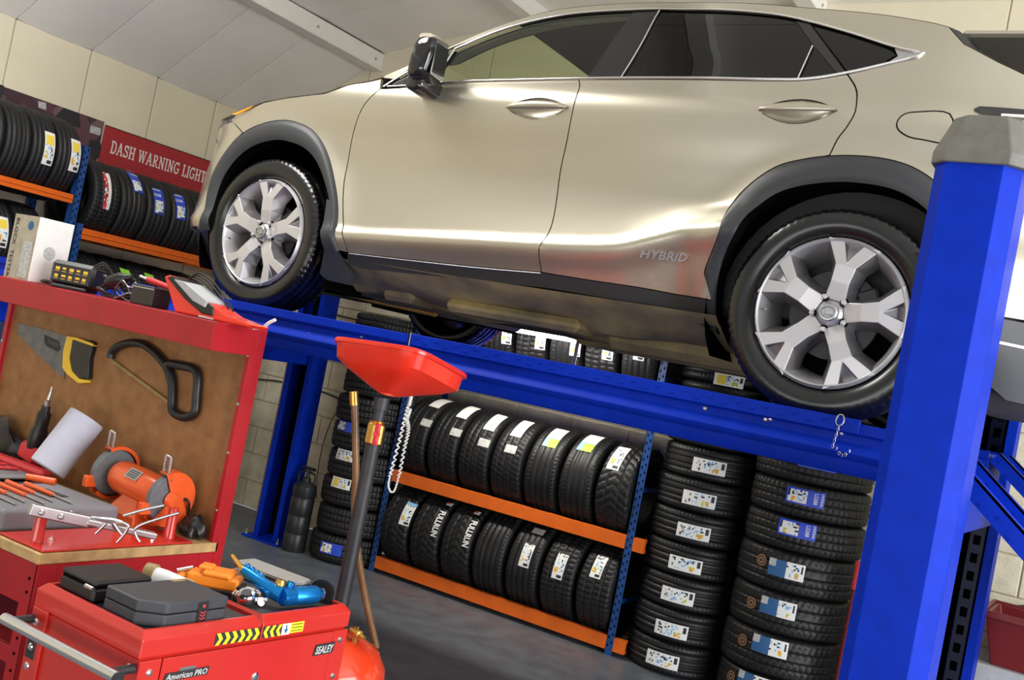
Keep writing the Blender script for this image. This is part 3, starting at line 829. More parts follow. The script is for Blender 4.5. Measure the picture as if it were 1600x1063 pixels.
def panel(name, outline, m, off=0.0, gap=0.0025, step=0.028, thick=0.016, holes=(), parent=None, fn=surf, shape=None, smooth=38, zstep=None):
    poly = densify(shrink(outline, gap), step)
    loops = [poly]+[densify(shrink(h, -gap), step*0.6) for h in holes]
    pts = []; edges = []
    for lp in loops:
        o = len(pts); pts += lp; edges += [(o+i, o+(i+1) % len(lp)) for i in range(len(lp))]
    xs = [p[0] for p in poly]; zs = [p[1] for p in poly]
    zst = zstep or step*0.8
    gx = np.arange(min(xs)+step/2, max(xs), step); gz = np.arange(min(zs)+zst/2, max(zs), zst)
    for i, a in enumerate(gx):
        for b in gz:
            q = (float(a), float(b))
            if inside(q, poly) and not any(inside(q, h) for h in loops[1:]):
                if min(math.hypot(q[0]-e[0], q[1]-e[1]) for e in pts[:sum(len(l) for l in loops)]) > step*0.35: pts.append(q)
    r = delaunay_2d_cdt([Vector(p) for p in pts], edges, [], 0, 1e-6)
    V, F = [tuple(v) for v in r[0]], r[2]
    F2 = []
    for f in F:
        c = (sum(V[i][0] for i in f)/len(f), sum(V[i][1] for i in f)/len(f))
        if inside(c, poly) and not any(inside(c, h) for h in loops[1:]): F2.append(tuple(f))
    o3 = [tuple(fn(v[0], v[1], off+(shape(v[0], v[1]) if shape else 0))) for v in V]
    mb = MB().add(o3, F2)
    if thick > 0:
        cnt = {}
        for f in F2:
            for i in range(len(f)):
                e = (f[i], f[(i+1) % len(f)]); k = tuple(sorted(e)); cnt.setdefault(k, []).append(e)
        bnd = [v[0] for k, v in cnt.items() if len(v) == 1]
        mp = {}
        for a, b in bnd:
            for q in (a, b):
                if q not in mp:
                    mp[q] = len(mb.v); mb.v.append(tuple(float(c) for c in fn(V[q][0], V[q][1], off-thick)))
        for a, b in bnd: mb.f.append((b, a, mp[a], mp[b])); mb.m.append(0)
    return mb.build(name, m, parent or car, smooth=smooth, world=True, fixn=True)
NEAR = []
def P_(*a, **k):
    o = panel(*a, **k)
    if o.parent == car: NEAR.append(o)
    return o
# ---- outlines traced on the side surface
door_f_front = S((579, 152), (564, 173), (550, 217), (540, 271), (536, 312), (535, 360), (540, 383), (543, 395))
door_mid = S((905, 124), (903, 144), (889, 203), (875, 271), (865, 340), (858, 362), (843, 386), (842, 400), (846, 426))
door_r_up = S((1324, 116), (1336, 135), (1339, 152), (1336, 175), (1324, 197), (1309, 217), (1296, 243))
belt_f = S((594, 139), (630, 137), (675, 131), (740, 128), (800, 126), (905, 124))
belt_r = S((905, 124), (1060, 124), (1200, 126), (1263, 125), (1324, 116))
arch_f_out = S((530, 392), (528, 330), (521, 275), (508, 232), (489, 205), (465, 192), (440, 188), (408, 194), (380, 208), (356, 232), (338, 262), (325, 300), (317, 335), (312, 362))
arch_f_in = S((521, 405), (518, 340), (508, 285), (494, 250), (474, 230), (450, 221), (430, 219), (402, 226), (378, 241), (358, 264), (344, 292), (334, 325), (329, 360))
arch_r_out = S((1114, 470), (1112, 450), (1101, 428), (1109, 402), (1124, 362), (1141, 322), (1172, 288), (1212, 261), (1250, 250), (1296, 244), (1348, 244), (1399, 252), (1440, 269), (1475, 298), (1500, 338), (1516, 385), (1522, 430), (1522, 470))
arch_r_in = S((1121, 522), (1119, 480), (1122, 440), (1132, 400), (1150, 362), (1172, 332), (1209, 305), (1250, 291), (1300, 285), (1341, 286), (1392, 295), (1432, 315), (1462, 345), (1482, 385), (1492, 430), (1494, 475))
sill_top_f = S((543, 395), (640, 406), (740, 417), (846, 426))
sill_top_r = S((846, 426), (920, 438), (1000, 450), (1060, 461), (1114, 470))
handle_hole = []
def almond(c0, c1, up, dn, n=12):
    a = np.array(spx(*c0)); b = np.array(spx(*c1)); out = []
    for i in range(n): t = i/n; out.append(tuple(a+(b-a)*t+np.array([0, up*math.sin(PI*t)**0.85])))
    for i in range(n): t = i/n; out.append(tuple(b+(a-b)*t-np.array([0, dn*math.sin(PI*t)**0.85])))
    return out
h1 = almond((792, 168), (888, 169), 0.040, 0.046); h2 = almond((1186, 172), (1307, 173), 0.042, 0.046)
fuel = [spx(*q) for q in ((1402, 190), (1412, 179), (1432, 175), (1484, 178), (1486, 222), (1440, 218), (1418, 213), (1403, 202))]
fuel = catmull(fuel, 4, closed=True); fuel = [tuple(c) for c in fuel]
# fender
fender_top = S((379, 207), (364, 190), (372, 181), (395, 168), (413, 160), (450, 153), (508, 146), (528, 139), (545, 133), (580, 127), (597, 123), smooth=False)
P_('front_fender', clean(fender_top+S((597, 123), (594, 139), (579, 152), smooth=False)[1:]+door_f_front[1:]+arch_f_out[:1]+arch_f_out[1:]) if False else
   clean(fender_top+[spx(594, 139)]+door_f_front+arch_f_out[:[i for i, p in enumerate(arch_f_out) if p[0] < spx(380, 208)[0]][0]]), 'car_paint')
P_('front_door', clean(door_f_front[::-1]+belt_f+door_mid[1:]+sill_top_f[::-1][1:-1]), 'car_paint', holes=[h1], step=0.026, zstep=0.012)
ri = [i for i, p in enumerate(arch_r_out) if p[0] > spx(1294, 244)[0]][0]
P_('rear_door', clean(belt_r+door_r_up[1:]+arch_r_out[:ri][::-1]+sill_top_r[::-1][1:]+door_mid[::-1][:-1]), 'car_paint', holes=[h2], step=0.022, zstep=0.012)
dlo_top = S((660, 98), (689, 82), (728, 66), (767, 52), (828, 33), (903, 20), (1004, 14), (1060, 14), (1128, 15), (1195, 20), (1250, 29), (1331, 51), (1399, 73), (1443, 83))
dlo_bot = S((1324, 115), (1382, 102), (1433, 90), (1443, 83), smooth=False)
roof_edge = S((603, 117), (650, 97), (693, 78), (747, 53), (801, 33), (855, 18), (920, 9), (1004, 4), (1060, 3.5), (1162, 4.5), (1263, 12), (1365, 21), (1433, 31), (1483, 42))
tail_edge = S((1483, 42), (1507, 69), (1560, 97), (1600, 116), (1660, 150), smooth=False)
q_end = [(3.75, tail_edge[-1][1]-0.02), (3.75, 0.10), (3.02, 0.07)]
quarter = clean(S((597, 122), (603, 117), smooth=False)+roof_edge[1:]+tail_edge[1:]+q_end+[p for p in arch_r_out[ri:] if p[1] > 0.08][::-1]+door_r_up[::-1]+dlo_bot[1:]+dlo_top[::-1][1:]+S((640, 107), (615, 124), smooth=False))
P_('quarter_panel', quarter, 'car_paint', holes=[fuel])
P_('fuel_flap', fuel, 'car_paint')
# glass, pillars, mirror triangle
P_('front_side_window', S((680, 129), (693, 105), (712, 79), smooth=False)+S((712, 79), (767, 56), (828, 37), (903, 24), (988, 17))[1:]+S((988, 17), (936, 122), smooth=False)[1:][:0]+S((990, 17), (916, 122), (800, 124), smooth=False), 'glass_clear', off=-0.006, gap=0.001, thick=0.004)
P_('window_frame', S((697, 100), (712, 80), smooth=False)+S((712, 80), (767, 57), (828, 38), (903, 25), (988, 18))[1:]+S((984, 30), (903, 38), (828, 52), (767, 72), (712, 98)), 'car_gloss_black', off=-0.014, gap=0.0, thick=0.01)
P_('rear_side_window', S((1032, 16), (1128, 17), (1195, 22), (1240, 30))+S((1243, 32), (1270, 70), (1312, 116), (1263, 123), (1200, 123), (1060, 122), (972, 121), smooth=False), 'glass_tint', off=-0.006, gap=0.001, thick=0.004)
P_('quarter_window', S((1266, 36), (1331, 56), (1390, 77))+S((1400, 85), (1380, 97), (1324, 112), smooth=False), 'glass_tint', off=-0.006, gap=0.001, thick=0.004)
P_('door_pillar_trim', S((990, 17), (1032, 16), (972, 121), (916, 122), smooth=False), 'car_gloss_black', off=-0.003, gap=0.0008)
P_('door_pillar_trim', S((1243, 32), (1264, 35), (1322, 113), (1310, 117), (1270, 70), smooth=False), 'car_gloss_black', off=-0.003, gap=0.0008)
P_('mirror_triangle', S((610, 132), (640, 113), (712, 79), (693, 105), (680, 129), (640, 133), smooth=False), 'car_gloss_black', off=-0.004, gap=0.001)
def strip(name, pts, r, m, off=0.004, parent=None, flat=None, n=8):
    P3 = [surf(a, b, off) for a, b in pts]
    o = MB().tube(P3, r, n, flat=flat).build(name, m, parent or car, smooth=50, world=True)
    if not parent: NEAR.append(o)
    return o
strip('window_chrome', S((680, 131), (740, 127), (800, 125.5), (905, 123), (1060, 122), (1200, 124.5), (1263, 123.5), (1324, 114), (1382, 101), (1433, 89))+S((1443, 83.5), (1399, 74), (1331, 52), (1250, 30), (1195, 21), (1128, 16), (1060, 15), (1004, 15), (903, 21), (828, 34), (767, 53), (712, 77)), 0.0055, 'car_chrome')
strip('window_chrome', S((679, 130), (694, 104), (711, 78), smooth=False), 0.005, 'car_chrome')
strip('window_chrome', S((1270, 72), (1247, 123), smooth=False), 0.003, 'car_chrome')
strip('window_chrome', S((1031, 17), (1002, 70), (971, 121)), 0.003, 'car_chrome')
# sills and cladding
P_('sill', clean(sill_top_f+sill_top_r[1:]+S((1121, 522), (1070, 496), (960, 469), (855, 451), (700, 434), (560, 419), (544, 412), smooth=False)), 'car_black_trim', off=0.004, gap=0.0015)
strip('sill_trim', S((546, 396.5), (640, 407.5), (740, 418.5), (845, 427.5)), 0.0028, 'steel', off=0.003)
P_('window_chrome', S((1398, 76), (1441, 84), (1384, 100), (1403, 88), smooth=False), 'steel', off=0.001, gap=0.0, step=0.012, thick=0.004)
strip('window_chrome', S((600, 136), (622, 122), (646, 108), (690, 84), smooth=False), 0.004, 'car_chrome')
strip('window_chrome', S((606, 135.5), (640, 134), (676, 131), smooth=False), 0.004, 'car_chrome')
def ring(name, outer, inner, m, off):
    n = 60
    def res(p):
        p = [np.array(q) for q in p]; d = [0]
        for i in range(1, len(p)): d.append(d[-1]+np.linalg.norm(p[i]-p[i-1]))
        out = []
        for k in range(n+1):
            t = d[-1]*k/n; i = min(len(p)-2, max(0, int(np.searchsorted(d, t))-1)); f = (t-d[i])/max(1e-9, d[i+1]-d[i]); out.append(p[i]*(1-f)+p[i+1]*f)
        return out
    A, B = res(outer), res(inner); vs = []; fs = []; K = 7
    for k in range(n+1):
        for j in range(K):
            t = j/(K-1); q = A[k]*(1-t)+B[k]*t
            o = off*math.sin(PI*min(1, 0.15+t*0.85))**0.5 if j else -0.002
            if j == K-1: o = off*0.3
            vs.append(surf(q[0], q[1], o))
        vs.append(surf(B[k][0], B[k][1], -0.07))
    K += 1
    for k in range(n):
        for j in range(K-1): fs.append((k*K+j, k*K+j+1, (k+1)*K+j+1, (k+1)*K+j))
    mbx = MB().add(vs, fs); mbx.m = [1 if (i % (K-1)) == K-2 else 0 for i in range(len(fs))]
    o = mbx.build(name, [m, 'car_inner'], car, smooth=60, world=True); NEAR.append(o)
ring('arch_cladding', arch_f_out, arch_f_in, 'car_cladding', 0.014)
ring('arch_cladding', arch_r_out, arch_r_in, 'car_cladding', 0.014)
P_('mud_flap', S((513, 312), (522, 315), (524, 352), (527, 395), (550, 428), (548, 446), (512, 438), (502, 428), (509, 390), smooth=False), 'car_cladding', off=0.012, gap=0, thick=0.03)
# front bumper and headlight
_sil = ((318, 212), (330, 198), (345, 187.5), (368, 177), (388, 166), (405, 159.5), (430, 156))
def sil(s_):
    """height of the nose edge line at station s_"""
    best = None
    for z in np.linspace(0.30, 0.80, 251):
        q = proj(surf(s_, z)); e = abs(q[1]-np.interp(q[0], [a for a, _ in _sil], [b for _, b in _sil]))
        if best is None or e < best[0]: best = (e, float(z))
    return best[1]
NOSE = [(s_, sil(s_)) for s_ in (-0.78, -0.70, -0.62, -0.55, -0.48, -0.42)]
bumper_edge = arch_f_out[[i for i, p in enumerate(arch_f_out) if p[0] < spx(380, 208)[0]][0]:]
bs = bumper_edge[-1][0]
P_('front_bumper', clean([spx(379, 207), spx(364, 190), (-0.62, NOSE[2][1]-0.06), (-0.78, NOSE[0][1]-0.02), (-0.95, NOSE[0][1]-0.05), (-1.27, NOSE[0][1]-0.08), (-1.27, -0.02), (-0.6, -0.02), (bs, -0.02)]+bumper_edge[::-1]), 'car_paint', step=0.035)
P_('bumper_valance', [(bs+0.03, -0.024), (bs-.02, -0.18), (-0.7, -0.19), (-1.27, -0.19), (-1.27, -0.024)], 'car_black_trim', off=-0.03, step=0.04)
P_('headlight', [spx(366, 189), spx(374, 180), spx(396, 167), spx(408, 160)]+[(a, b-0.004) for a, b in NOSE[::-1]]+[(-0.62, NOSE[2][1]-0.055)], 'glass_lamp', off=0.002, gap=0.002)
P_('headlight_body', [spx(366, 189), spx(374, 180), spx(396, 167), spx(408, 160)]+[(a, b-0.004) for a, b in NOSE[::-1]]+[(-0.62, NOSE[2][1]-0.055)], 'car_chrome', off=-0.02, gap=0.002, thick=0.0)
P_('indicator_lamp', [spx(363, 180), spx(372, 176), spx(397, 166), spx(392, 170), spx(372, 180)], 'amber_lamp', off=0.008, gap=0.0, thick=0.006, step=0.012)
P_('bumper_slot', [(-0.50, 0.42), (-0.56, 0.44), (-0.60, 0.45), (-0.60, 0.435), (-0.56, 0.425)], 'car_gloss_black', off=0.003, gap=0, step=0.012, thick=0.003)
# rear bumper and lamps
P_('rear_bumper', [(3.02, 0.065), (3.75, 0.095), (3.95, 0.09), (3.95, -0.20), (3.2, -0.18), (3.08, -0.10)], 'car_cladding', off=0.004, step=0.04)
P_('rear_bumper_lip', [(3.06, 0.0), (3.9, -0.005), (3.9, -0.012), (3.07, -0.008)], 'steel', off=0.007, step=0.04, gap=0.0, thick=0.004)
P_('tail_lamp', S((1522, 171), (1530, 167), (1600, 172), (1650, 176), (1650, 190), (1570, 184), (1535, 178), smooth=False), 'car_gloss_black', off=0.008, gap=0.0, step=0.02, thick=0.01)
P_('tail_lamp_lens', S((1526, 172), (1545, 174), (1545, 180), (1534, 178), smooth=False), 'glass_lamp', off=0.011, gap=0.0, step=0.02, thick=0.003)
strip('tail_lamp_chrome', S((1562, 181), (1600, 183), (1640, 186), smooth=False), 0.005, 'car_chrome', off=0.012)
# door handles: scooped bowl and bar
def handle(c0, c1, outline):
    a = np.array(spx(*c0)); b = np.array(spx(*c1)); L = np.linalg.norm(b-a)
    def depth(s, z):
        t = min(1, max(0, (s-a[0])/(b[0]-a[0]))); w = 0.045*math.sin(PI*t)**0.85+1e-4; zl = a[1]+(b[1]-a[1])*t
        q = max(0.0, 1-((z-zl)/w)**2); return -0.030*math.sin(PI*t)*math.sqrt(q)
    bowl = P_('door_handle', outline, 'car_paint', off=-0.001, gap=0.0, step=0.014, thick=0, shape=depth)
    vs = []; fs = []; n = 16; K = 8
    for i in range(n+1):
        t = i/n; zl = a[1]+(b[1]-a[1])*t; s = a[0]+(b[0]-a[0])*t; h = 0.017*(0.35+0.65*math.sin(PI*t)**0.6)
        for j in range(K):
            an = 2*PI*j/K; vs.append(surf(s, zl+0.004+0.006*math.sin(PI*t)+h*math.sin(an), 0.002+0.013*math.sin(PI*t)**0.5+0.009*math.cos(an)))
    for i in range(n):
        for j in range(K): fs.append((i*K+j, i*K+(j+1) % K, (i+1)*K+(j+1) % K, (i+1)*K+j))
    fs += [tuple(range(K)), tuple(range(n*K, n*K+K))]
    MB().add(vs, fs).build('handle_bar', 'car_paint', bowl, smooth=60, world=False).location = Vector((0, 0, 0))-root_matrix(bowl).to_translation()
handle((793, 169), (887, 169), h1); handle((1187, 172), (1306, 173), h2)
# badge lettering
b0, b1 = np.array(spx(1000, 403)), np.array(spx(1075, 410))
def badge(x, y, out):
    d = (b1-b0)/np.linalg.norm(b1-b0); nn = np.array([-d[1], d[0]]); q = b0+d*x+nn*y; return surf(q[0], q[1], 0.002+out)
ob = text_on('HYBRID', badge, float(np.linalg.norm(b1-b0)), 0.028, 0.004, 0.02, 0.35).build('hybrid_badge', 'alloy', car, world=True); ob['label'] = 'chrome HYBRID lettering on the rear door'
# wing mirror
def loft(rings):
    vs = [p for rg in rings for p in rg]; n = len(rings[0]); fs = []
    for i in range(len(rings)-1):
        for j in range(n): fs.append((i*n+j, i*n+(j+1) % n, (i+1)*n+(j+1) % n, (i+1)*n+j))
    fs += [tuple(range(n-1, -1, -1)), tuple(range((len(rings)-1)*n, len(rings)*n))]
    return MB().add(vs, fs)
def sup(cx, cy, cz, ax, az, e=2.6, n=24, tilt=0.0):
    out = []
    for j in range(n):
        t = 2*PI*j/n; c, s = math.cos(t), math.sin(t)
        x = ax*math.copysign(abs(c)**(2/e), c); z = az*math.copysign(abs(s)**(2/e), s)
        out.append((cx+x+tilt*z, cy, cz+z+HUB))
    return out
E4 = dict(e=3.4, n=28)
mir = loft([sup(0.895, -0.205, 0.785, 0.02, 0.04, tilt=.1, **E4), sup(0.895, -0.200, 0.785, 0.040, 0.074, tilt=.12, **E4), sup(0.893, -0.185, 0.785, 0.050, 0.090, tilt=.14, **E4), sup(0.885, -0.13, 0.785, 0.055, 0.095, tilt=.14, **E4), sup(0.875, -0.07, 0.782, 0.054, 0.092, tilt=.14, **E4), sup(0.868, -0.04, 0.775, 0.044, 0.080, tilt=.12, **E4), sup(0.866, -0.025, 0.77, 0.02, 0.05, **E4)]).build('wing_mirror', 'car_gloss_black', car, smooth=50, world=True); NEAR.append(mir)
loft([sup(0.862, -0.165, 0.690, 0.034, 0.024, **E4), sup(0.862, -0.155, 0.690, 0.044, 0.036, **E4), sup(0.850, -0.05, 0.692, 0.050, 0.038, **E4), sup(0.842, 0.03, 0.692, 0.052, 0.036, **E4)]).build('mirror_foot', 'car_gloss_black', mir, smooth=50, world=True)
loft([sup(0.906, -0.196, 0.868, 0.034, 0.010, tilt=.1), sup(0.903, -0.18, 0.870, 0.044, 0.014, tilt=.1), sup(0.893, -0.075, 0.868, 0.046, 0.014, tilt=.1)]).build('mirror_cap', 'car_paint', mir, smooth=50, world=True)
loft([sup(0.952, -0.175, 0.785, 0.004, 0.070, e=3.4), sup(0.940, -0.075, 0.785, 0.004, 0.072, e=3.4)]).build('mirror_glass', 'car_chrome', mir, smooth=50, world=True)
# wheel houses
for hx in (0.0, 2.66):
    m = MB(); n = 28
    vs = []; 
    for y in (0.035, 0.42):
        for i in range(n+1):
            a = math.radians(-28+236*i/n); vs.append((hx+0.445*math.cos(a), y, HUB+0.445*math.sin(a)))
    fs = [(i, i+1, n+2+i, n+1+i) for i in range(n)]+[tuple(n+1+i for i in range(n+1))]
    o = m.add(vs, fs).build('wheel_house', 'car_inner', car, smooth=40, world=True, fixn=False); NEAR.append(o)
# ---- wheels: tyre > rim, spokes, cap, nuts, brake
def spoke(phi):
    m = MB()
    def p(r, t, d): return (r*math.cos(phi)-t*math.sin(phi), d, r*math.sin(phi)+t*math.cos(phi))
    F = {'A': (.046, .034, .030), 'B': (.105, .030, .014), 'C': (.162, .034, .010), 'D': (.241, .088, .013), 'E': (.241, .034, .013), 'Fl': (.240, .026, .042)}
    vs = {}
    for k, (r, t, d) in F.items():
        vs[k+'-'] = p(r, -t, d); vs[k+'+'] = p(r, t, d)
    vs['T'] = p(.172, 0, .010)
    for k, (r, t, d) in {'a': (.056, .055, .075), 'b': (.105, .050, .075), 'c': (.152, .060, .075), 'd': (.222, .112, .075)}.items():
        vs[k+'-'] = p(r, -t, d); vs[k+'+'] = p(r, t, d)
    ids = {k: i for i, k in enumerate(vs)}
    fl = [('A-', 'B-', 'B+', 'A+'), ('B-', 'C-', 'C+', 'B+'), ('C-', 'D-', 'E-', 'T'), ('C+', 'T', 'E+', 'D+'), ('C-', 'T', 'C+'), ('T', 'E-', 'Fl-'), ('T', 'Fl+', 'E+'), ('T', 'Fl-', 'Fl+'),
          ('E-', 'Fl-', 'Fl+', 'E+')]
    for a, b in (('A', 'B'), ('B', 'C'), ('C', 'D')):
        for s in '-+': fl.append((a+s, b+s, b.lower()+s, a.lower()+s))
    for q, f in enumerate(fl): m.f.append(tuple(ids[k] for k in f)); m.m.append(1 if (5 <= q) else 0)  # flanks and recess take the darker alloy: shade put into the colour
    m.v = [tuple(float(c) for c in p_) for p_ in vs.values()]
    return m
def make_wheel(phi0):
    R_, w_ = 0.357, 0.222
    v, f = tyre_verts(R_, w_, 'rib', 240)
    # local X axis -> outward (-y)
    tw = MB().add([(p[1], -p[0], p[2]) for p in v], f).build('wheel', 'car_rubber', car, smooth=38)
    rim = MB().lathe([(0.256, -0.006), (0.249, 0.006), (0.246, 0.011), (0.242, 0.008), (0.238, -0.004), (0.226, -0.028), (0.215, -0.06), (0.206, -0.13), (0.206, -0.19)], (0, -0.098, 0), (0, -1, 0), 64, cap=False).build('rim', 'alloy', tw, smooth=45)
    for k in range(5):
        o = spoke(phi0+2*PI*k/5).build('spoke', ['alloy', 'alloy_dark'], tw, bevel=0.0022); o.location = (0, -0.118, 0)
    MB().lathe([(0.080, 0.0), (0.074, 0.022), (0.050, 0.036), (0.034, 0.048), (0.032, 0.052), (0.0, 0.052)], (0, -0.045, 0), (0, -1, 0), 40, cap=False).build('hub', 'alloy', tw, smooth=35)
    cap = MB().lathe([(0.031, 0), (0.031, 0.008), (0.028, 0.011), (0, 0.012)], (0, -0.103, 0), (0, -1, 0), 28).build('centre_cap', 'steel', tw, smooth=35)
    el = [(0.022*math.cos(t), -0.1165, 0.018*math.sin(t)) for t in np.linspace(0, 2*PI, 25)[:-1]]
    MB().tube(el, 0.0018, 6, closed=True).tube([(-0.006, -0.1168, 0.016), (-0.010, -0.1168, -0.009), (0.017, -0.1168, -0.009)], 0.002, 6).build('wheel_emblem', 'alloy_dark', tw)
    for k in range(5):
        a = phi0+2*PI*(k+0.5)/5; q = (0.058*math.cos(a), 0, 0.058*math.sin(a))
        MB().lathe([(0.0150, 0), (0.0150, 0.002), (0.0125, 0.001), (0.0125, -0.01)], (q[0], -0.088, q[2]), (0, -1, 0), 18).build('nut_pocket', 'black_hole', tw)
        MB().lathe([(0.0098, 0), (0.0098, 0.010), (0.006, 0.014), (0, 0.014)], (q[0], -0.090, q[2]), (0, -1, 0), 6).build('wheel_nut', 'alloy', tw)
    MB().lathe([(0.07, 0.03), (0.152, 0.03), (0.152, 0.005), (0.07, 0.005)], (0, -0.0, 0), (0, -1, 0), 48, cap=False).build('brake_disc', 'dark_steel', tw, smooth=30)
    a = phi0-math.radians(55)
    MB().rbox((0.125*math.cos(a), -0.01, 0.125*math.sin(a)), (0.05, 0.04, 0.035), Matrix.Rotation(-a-PI/2, 3, 'Y'), 0.008).build('brake_caliper', 'dark_steel', tw)
    MB().lathe([(0.205, 0), (0.0, 0.0)], (0, 0.06, 0), (0, -1, 0), 40, cap=False).build('brake_shield', 'car_inner', tw)
    vv = phi0+math.radians(105); MB().tube([(0.222*math.cos(vv), -0.08, 0.222*math.sin(vv)), (0.212*math.cos(vv), -0.105, 0.212*math.sin(vv))], 0.004, 8).build('valve', 'steel', tw)
    return tw
base = Vector(car.location)
def put(o, x, y, z, rot=0, mirror=False):
    o.location = Vector((x, y, z))-base
    if mirror: o.scale = (1, -1, 1)
wheel_r = make_wheel(math.radians(80)); put(wheel_r, 2.66, 0.108, HUB)
wheel_f = make_wheel(math.radians(88)); put(wheel_f, 0.0, 0.108, HUB)
wf2 = copy_tree(wheel_f, car); put(wf2, 0.0, 2*YC-0.108, HUB, mirror=True)
wr2 = copy_tree(wheel_r, car); put(wr2, 2.66, 2*YC-0.108, HUB, mirror=True)
# ---- mirrored far side
for o in list(NEAR):
    c = o.copy(); COL.objects.link(c); c.parent = car; c.scale = (1, -1, 1)
    for ch in o.children:
        d = ch.copy(); COL.objects.link(d); d.parent = c
# ---- bonnet, windscreen, roof, tailgate across the car
def across(edge, crown, name, m, bow=0.0, n=18, out=0.0):
    vs = []; fs = []
    for i, (a, b) in enumerate(edge):
        p = surf(a, b, out); u = i/(len(edge)-1)
        cr = crown(u) if callable(crown) else crown
        for j in range(n+1):
            t = j/n; k = 1-(2*t-1)**2; k = k**0.8
            y = p[1]+(2*YC-2*p[1])*t
            vs.append((p[0]-(bow(u) if callable(bow) else bow)*k, y, p[2]+cr*k))
    K = n+1
    for i in range(len(edge)-1):
        for j in range(n): fs.append((i*K+j, i*K+j+1, (i+1)*K+j+1, (i+1)*K+j))
    return MB().add(vs, fs).build(name, m, car, smooth=50, world=True)
across([(-0.95, NOSE[0][1]-0.03)]+NOSE+[spx(*q) for q in ((413, 159), (450, 152), (508, 145), (528, 138), (545, 132), (580, 126), (600, 120))], lambda u: 0.05+0.05*u, 'bonnet', 'car_paint', lambda u: 0.10*(1-u)+0.05)
ws = S((603, 117), (650, 97), (693, 78), (747, 53), (801, 33))
across(ws, lambda u: 0.10, 'windscreen', 'glass_clear', lambda u: 0.20-0.06*u)
rf = S((801, 33), (855, 18), (920, 9), (1004, 4), (1060, 3.5), (1162, 4.5), (1263, 12), (1365, 21), (1433, 31), (1483, 42))
across(rf, lambda u: 0.085, 'roof', 'car_paint', lambda u: 0.14*(1-u))
across(rf, lambda u: 0.085, 'headliner', 'car_seat', lambda u: 0.14*(1-u), out=-0.035)
across(tail_edge+[(3.75, tail_edge[-1][1]-0.03)], lambda u: 0.06, 'tailgate_window', 'tail_black', -0.06)
across([(3.9, tail_edge[-1][1]-0.05), (3.97, 0.5), (3.98, 0.1), (3.96, -0.18)], 0.0, 'tailgate', 'car_paint', -0.05)
MB().cbox(2.84, 3.26, 0.36, 2*YC-0.36, HUB+1.075, HUB+1.10, 0.01).build('roof_spoiler', 'car_paint', car, world=True)
MB().cbox(-0.55, 3.45, 0.55, 2*YC-0.55, HUB-0.06, HUB+0.5, 0.05).build('engine_bay_liner', 'car_inner', car, world=True)
# ---- cabin
tub = MB().cbox(0.35, 3.2, 0.16, 2*YC-0.16, HUB-0.05, HUB+0.62, 0.03).build('cabin_tub', 'car_seat', car, world=True)
MB().cbox(0.45, 0.95, 0.22, 2*YC-0.22, HUB+0.6, HUB+0.74, 0.06).build('dashboard', 'car_seat', car, world=True)
for yy in (0.32, 0.98):
    b = MB(); 
    for x0, zz0, zz1, hw in ((1.62, 0.55, 1.00, 0.24), (2.55, 0.55, 0.92, 0.27)):
        M = Matrix.Rotation(math.radians(14), 3, 'Y'); b2 = MB().rbox((x0, yy+0.25, HUB+(zz0+zz1)/2), (0.055, hw, (zz1-zz0)/2), M, 0.05); s = b2.build('seat_back', 'car_seat', car, smooth=40, world=True)
        MB().rbox((x0+0.09, yy+0.25, HUB+zz1+0.08), (0.045, 0.12, 0.075), M, 0.04).build('headrest', 'car_seat', s, smooth=40, world=True)
MB().tube([(1.02+0.05*math.sin(a), 0.55+0.18*math.cos(a), HUB+0.74+0.17*math.sin(a)) for a in np.linspace(0, 2*PI, 29)[:-1]], 0.014, 8, closed=True).build('steering_wheel', 'car_seat', car, smooth=60, world=True)
# ---- underside
sec = [(0.02, -0.065), (0.05, -0.085), (0.09, -0.10), (0.16, -0.135), (0.24, -0.175), (0.36, -0.185), (0.40, -0.15), (0.52, -0.15), (0.56, -0.19), (0.78, -0.19), (0.82, -0.13), (0.8975, -0.12)]
sec = sec+[(2*YC-a, b) for a, b in sec[::-1][1:]]
xs = np.linspace(0.44, 2.27, 40); vs = []; fs = []
for i, x in enumerate(xs):
    for a, b in sec:
        e = 0.012*math.sin(x*9+a*5)*(1 if 0.2 < a < 1.6 else 0); vs.append((x, a, HUB+b+e))
K = len(sec)
for i in range(len(xs)-1):
    for j in range(K-1): fs.append((i*K+j, i*K+j+1, (i+1)*K+j+1, (i+1)*K+j))
MB().add(vs, fs).build('floor_pan', 'car_under', car, smooth=25, world=True)
MB().cbox(1.72, 2.36, 0.28, 0.80, HUB-0.235, HUB-0.12, 0.03).build('fuel_tank', 'car_under', car, world=True)
MB().cbox(1.0, 1.66, 0.16, 0.34, HUB-0.205, HUB-0.15, 0.02).build('underbody_cover', 'car_under', car, world=True)
MB().cbox(1.15, 1.5, 1.1, 1.5, HUB-0.215, HUB-0.15, 0.02).build('underbody_cover', 'car_under', car, world=True)
MB().tube(catmull([(0.5, 0.95, HUB-0.16), (1.0, 0.9, HUB-0.17), (1.7, 0.95, HUB-0.16), (2.3, 1.15, HUB-0.13), (3.2, 1.3, HUB-0.12)], 6), 0.032, 12).build('exhaust_pipe', 'dark_steel', car, smooth=60, world=True)
MB().cbox(0.18, 0.62, 0.30, 2*YC-0.30, HUB-0.20, HUB-0.12, 0.03).build('front_subframe', 'car_under_dark', car, world=True)
MB().tube(catmull([(0.40, 0.18, HUB-0.13), (0.52, 0.30, HUB-0.17), (0.62, 0.5, HUB-0.17)], 5), 0.022, 8).build('control_arm', 'car_under_dark', car, smooth=60, world=True)
MB().tube(catmull([(-0.05, 0.16, HUB-0.12), (0.25, 0.34, HUB-0.165), (0.5, 0.5, HUB-0.175)], 5), 0.024, 8).build('control_arm', 'car_under_dark', car, smooth=60, world=True)
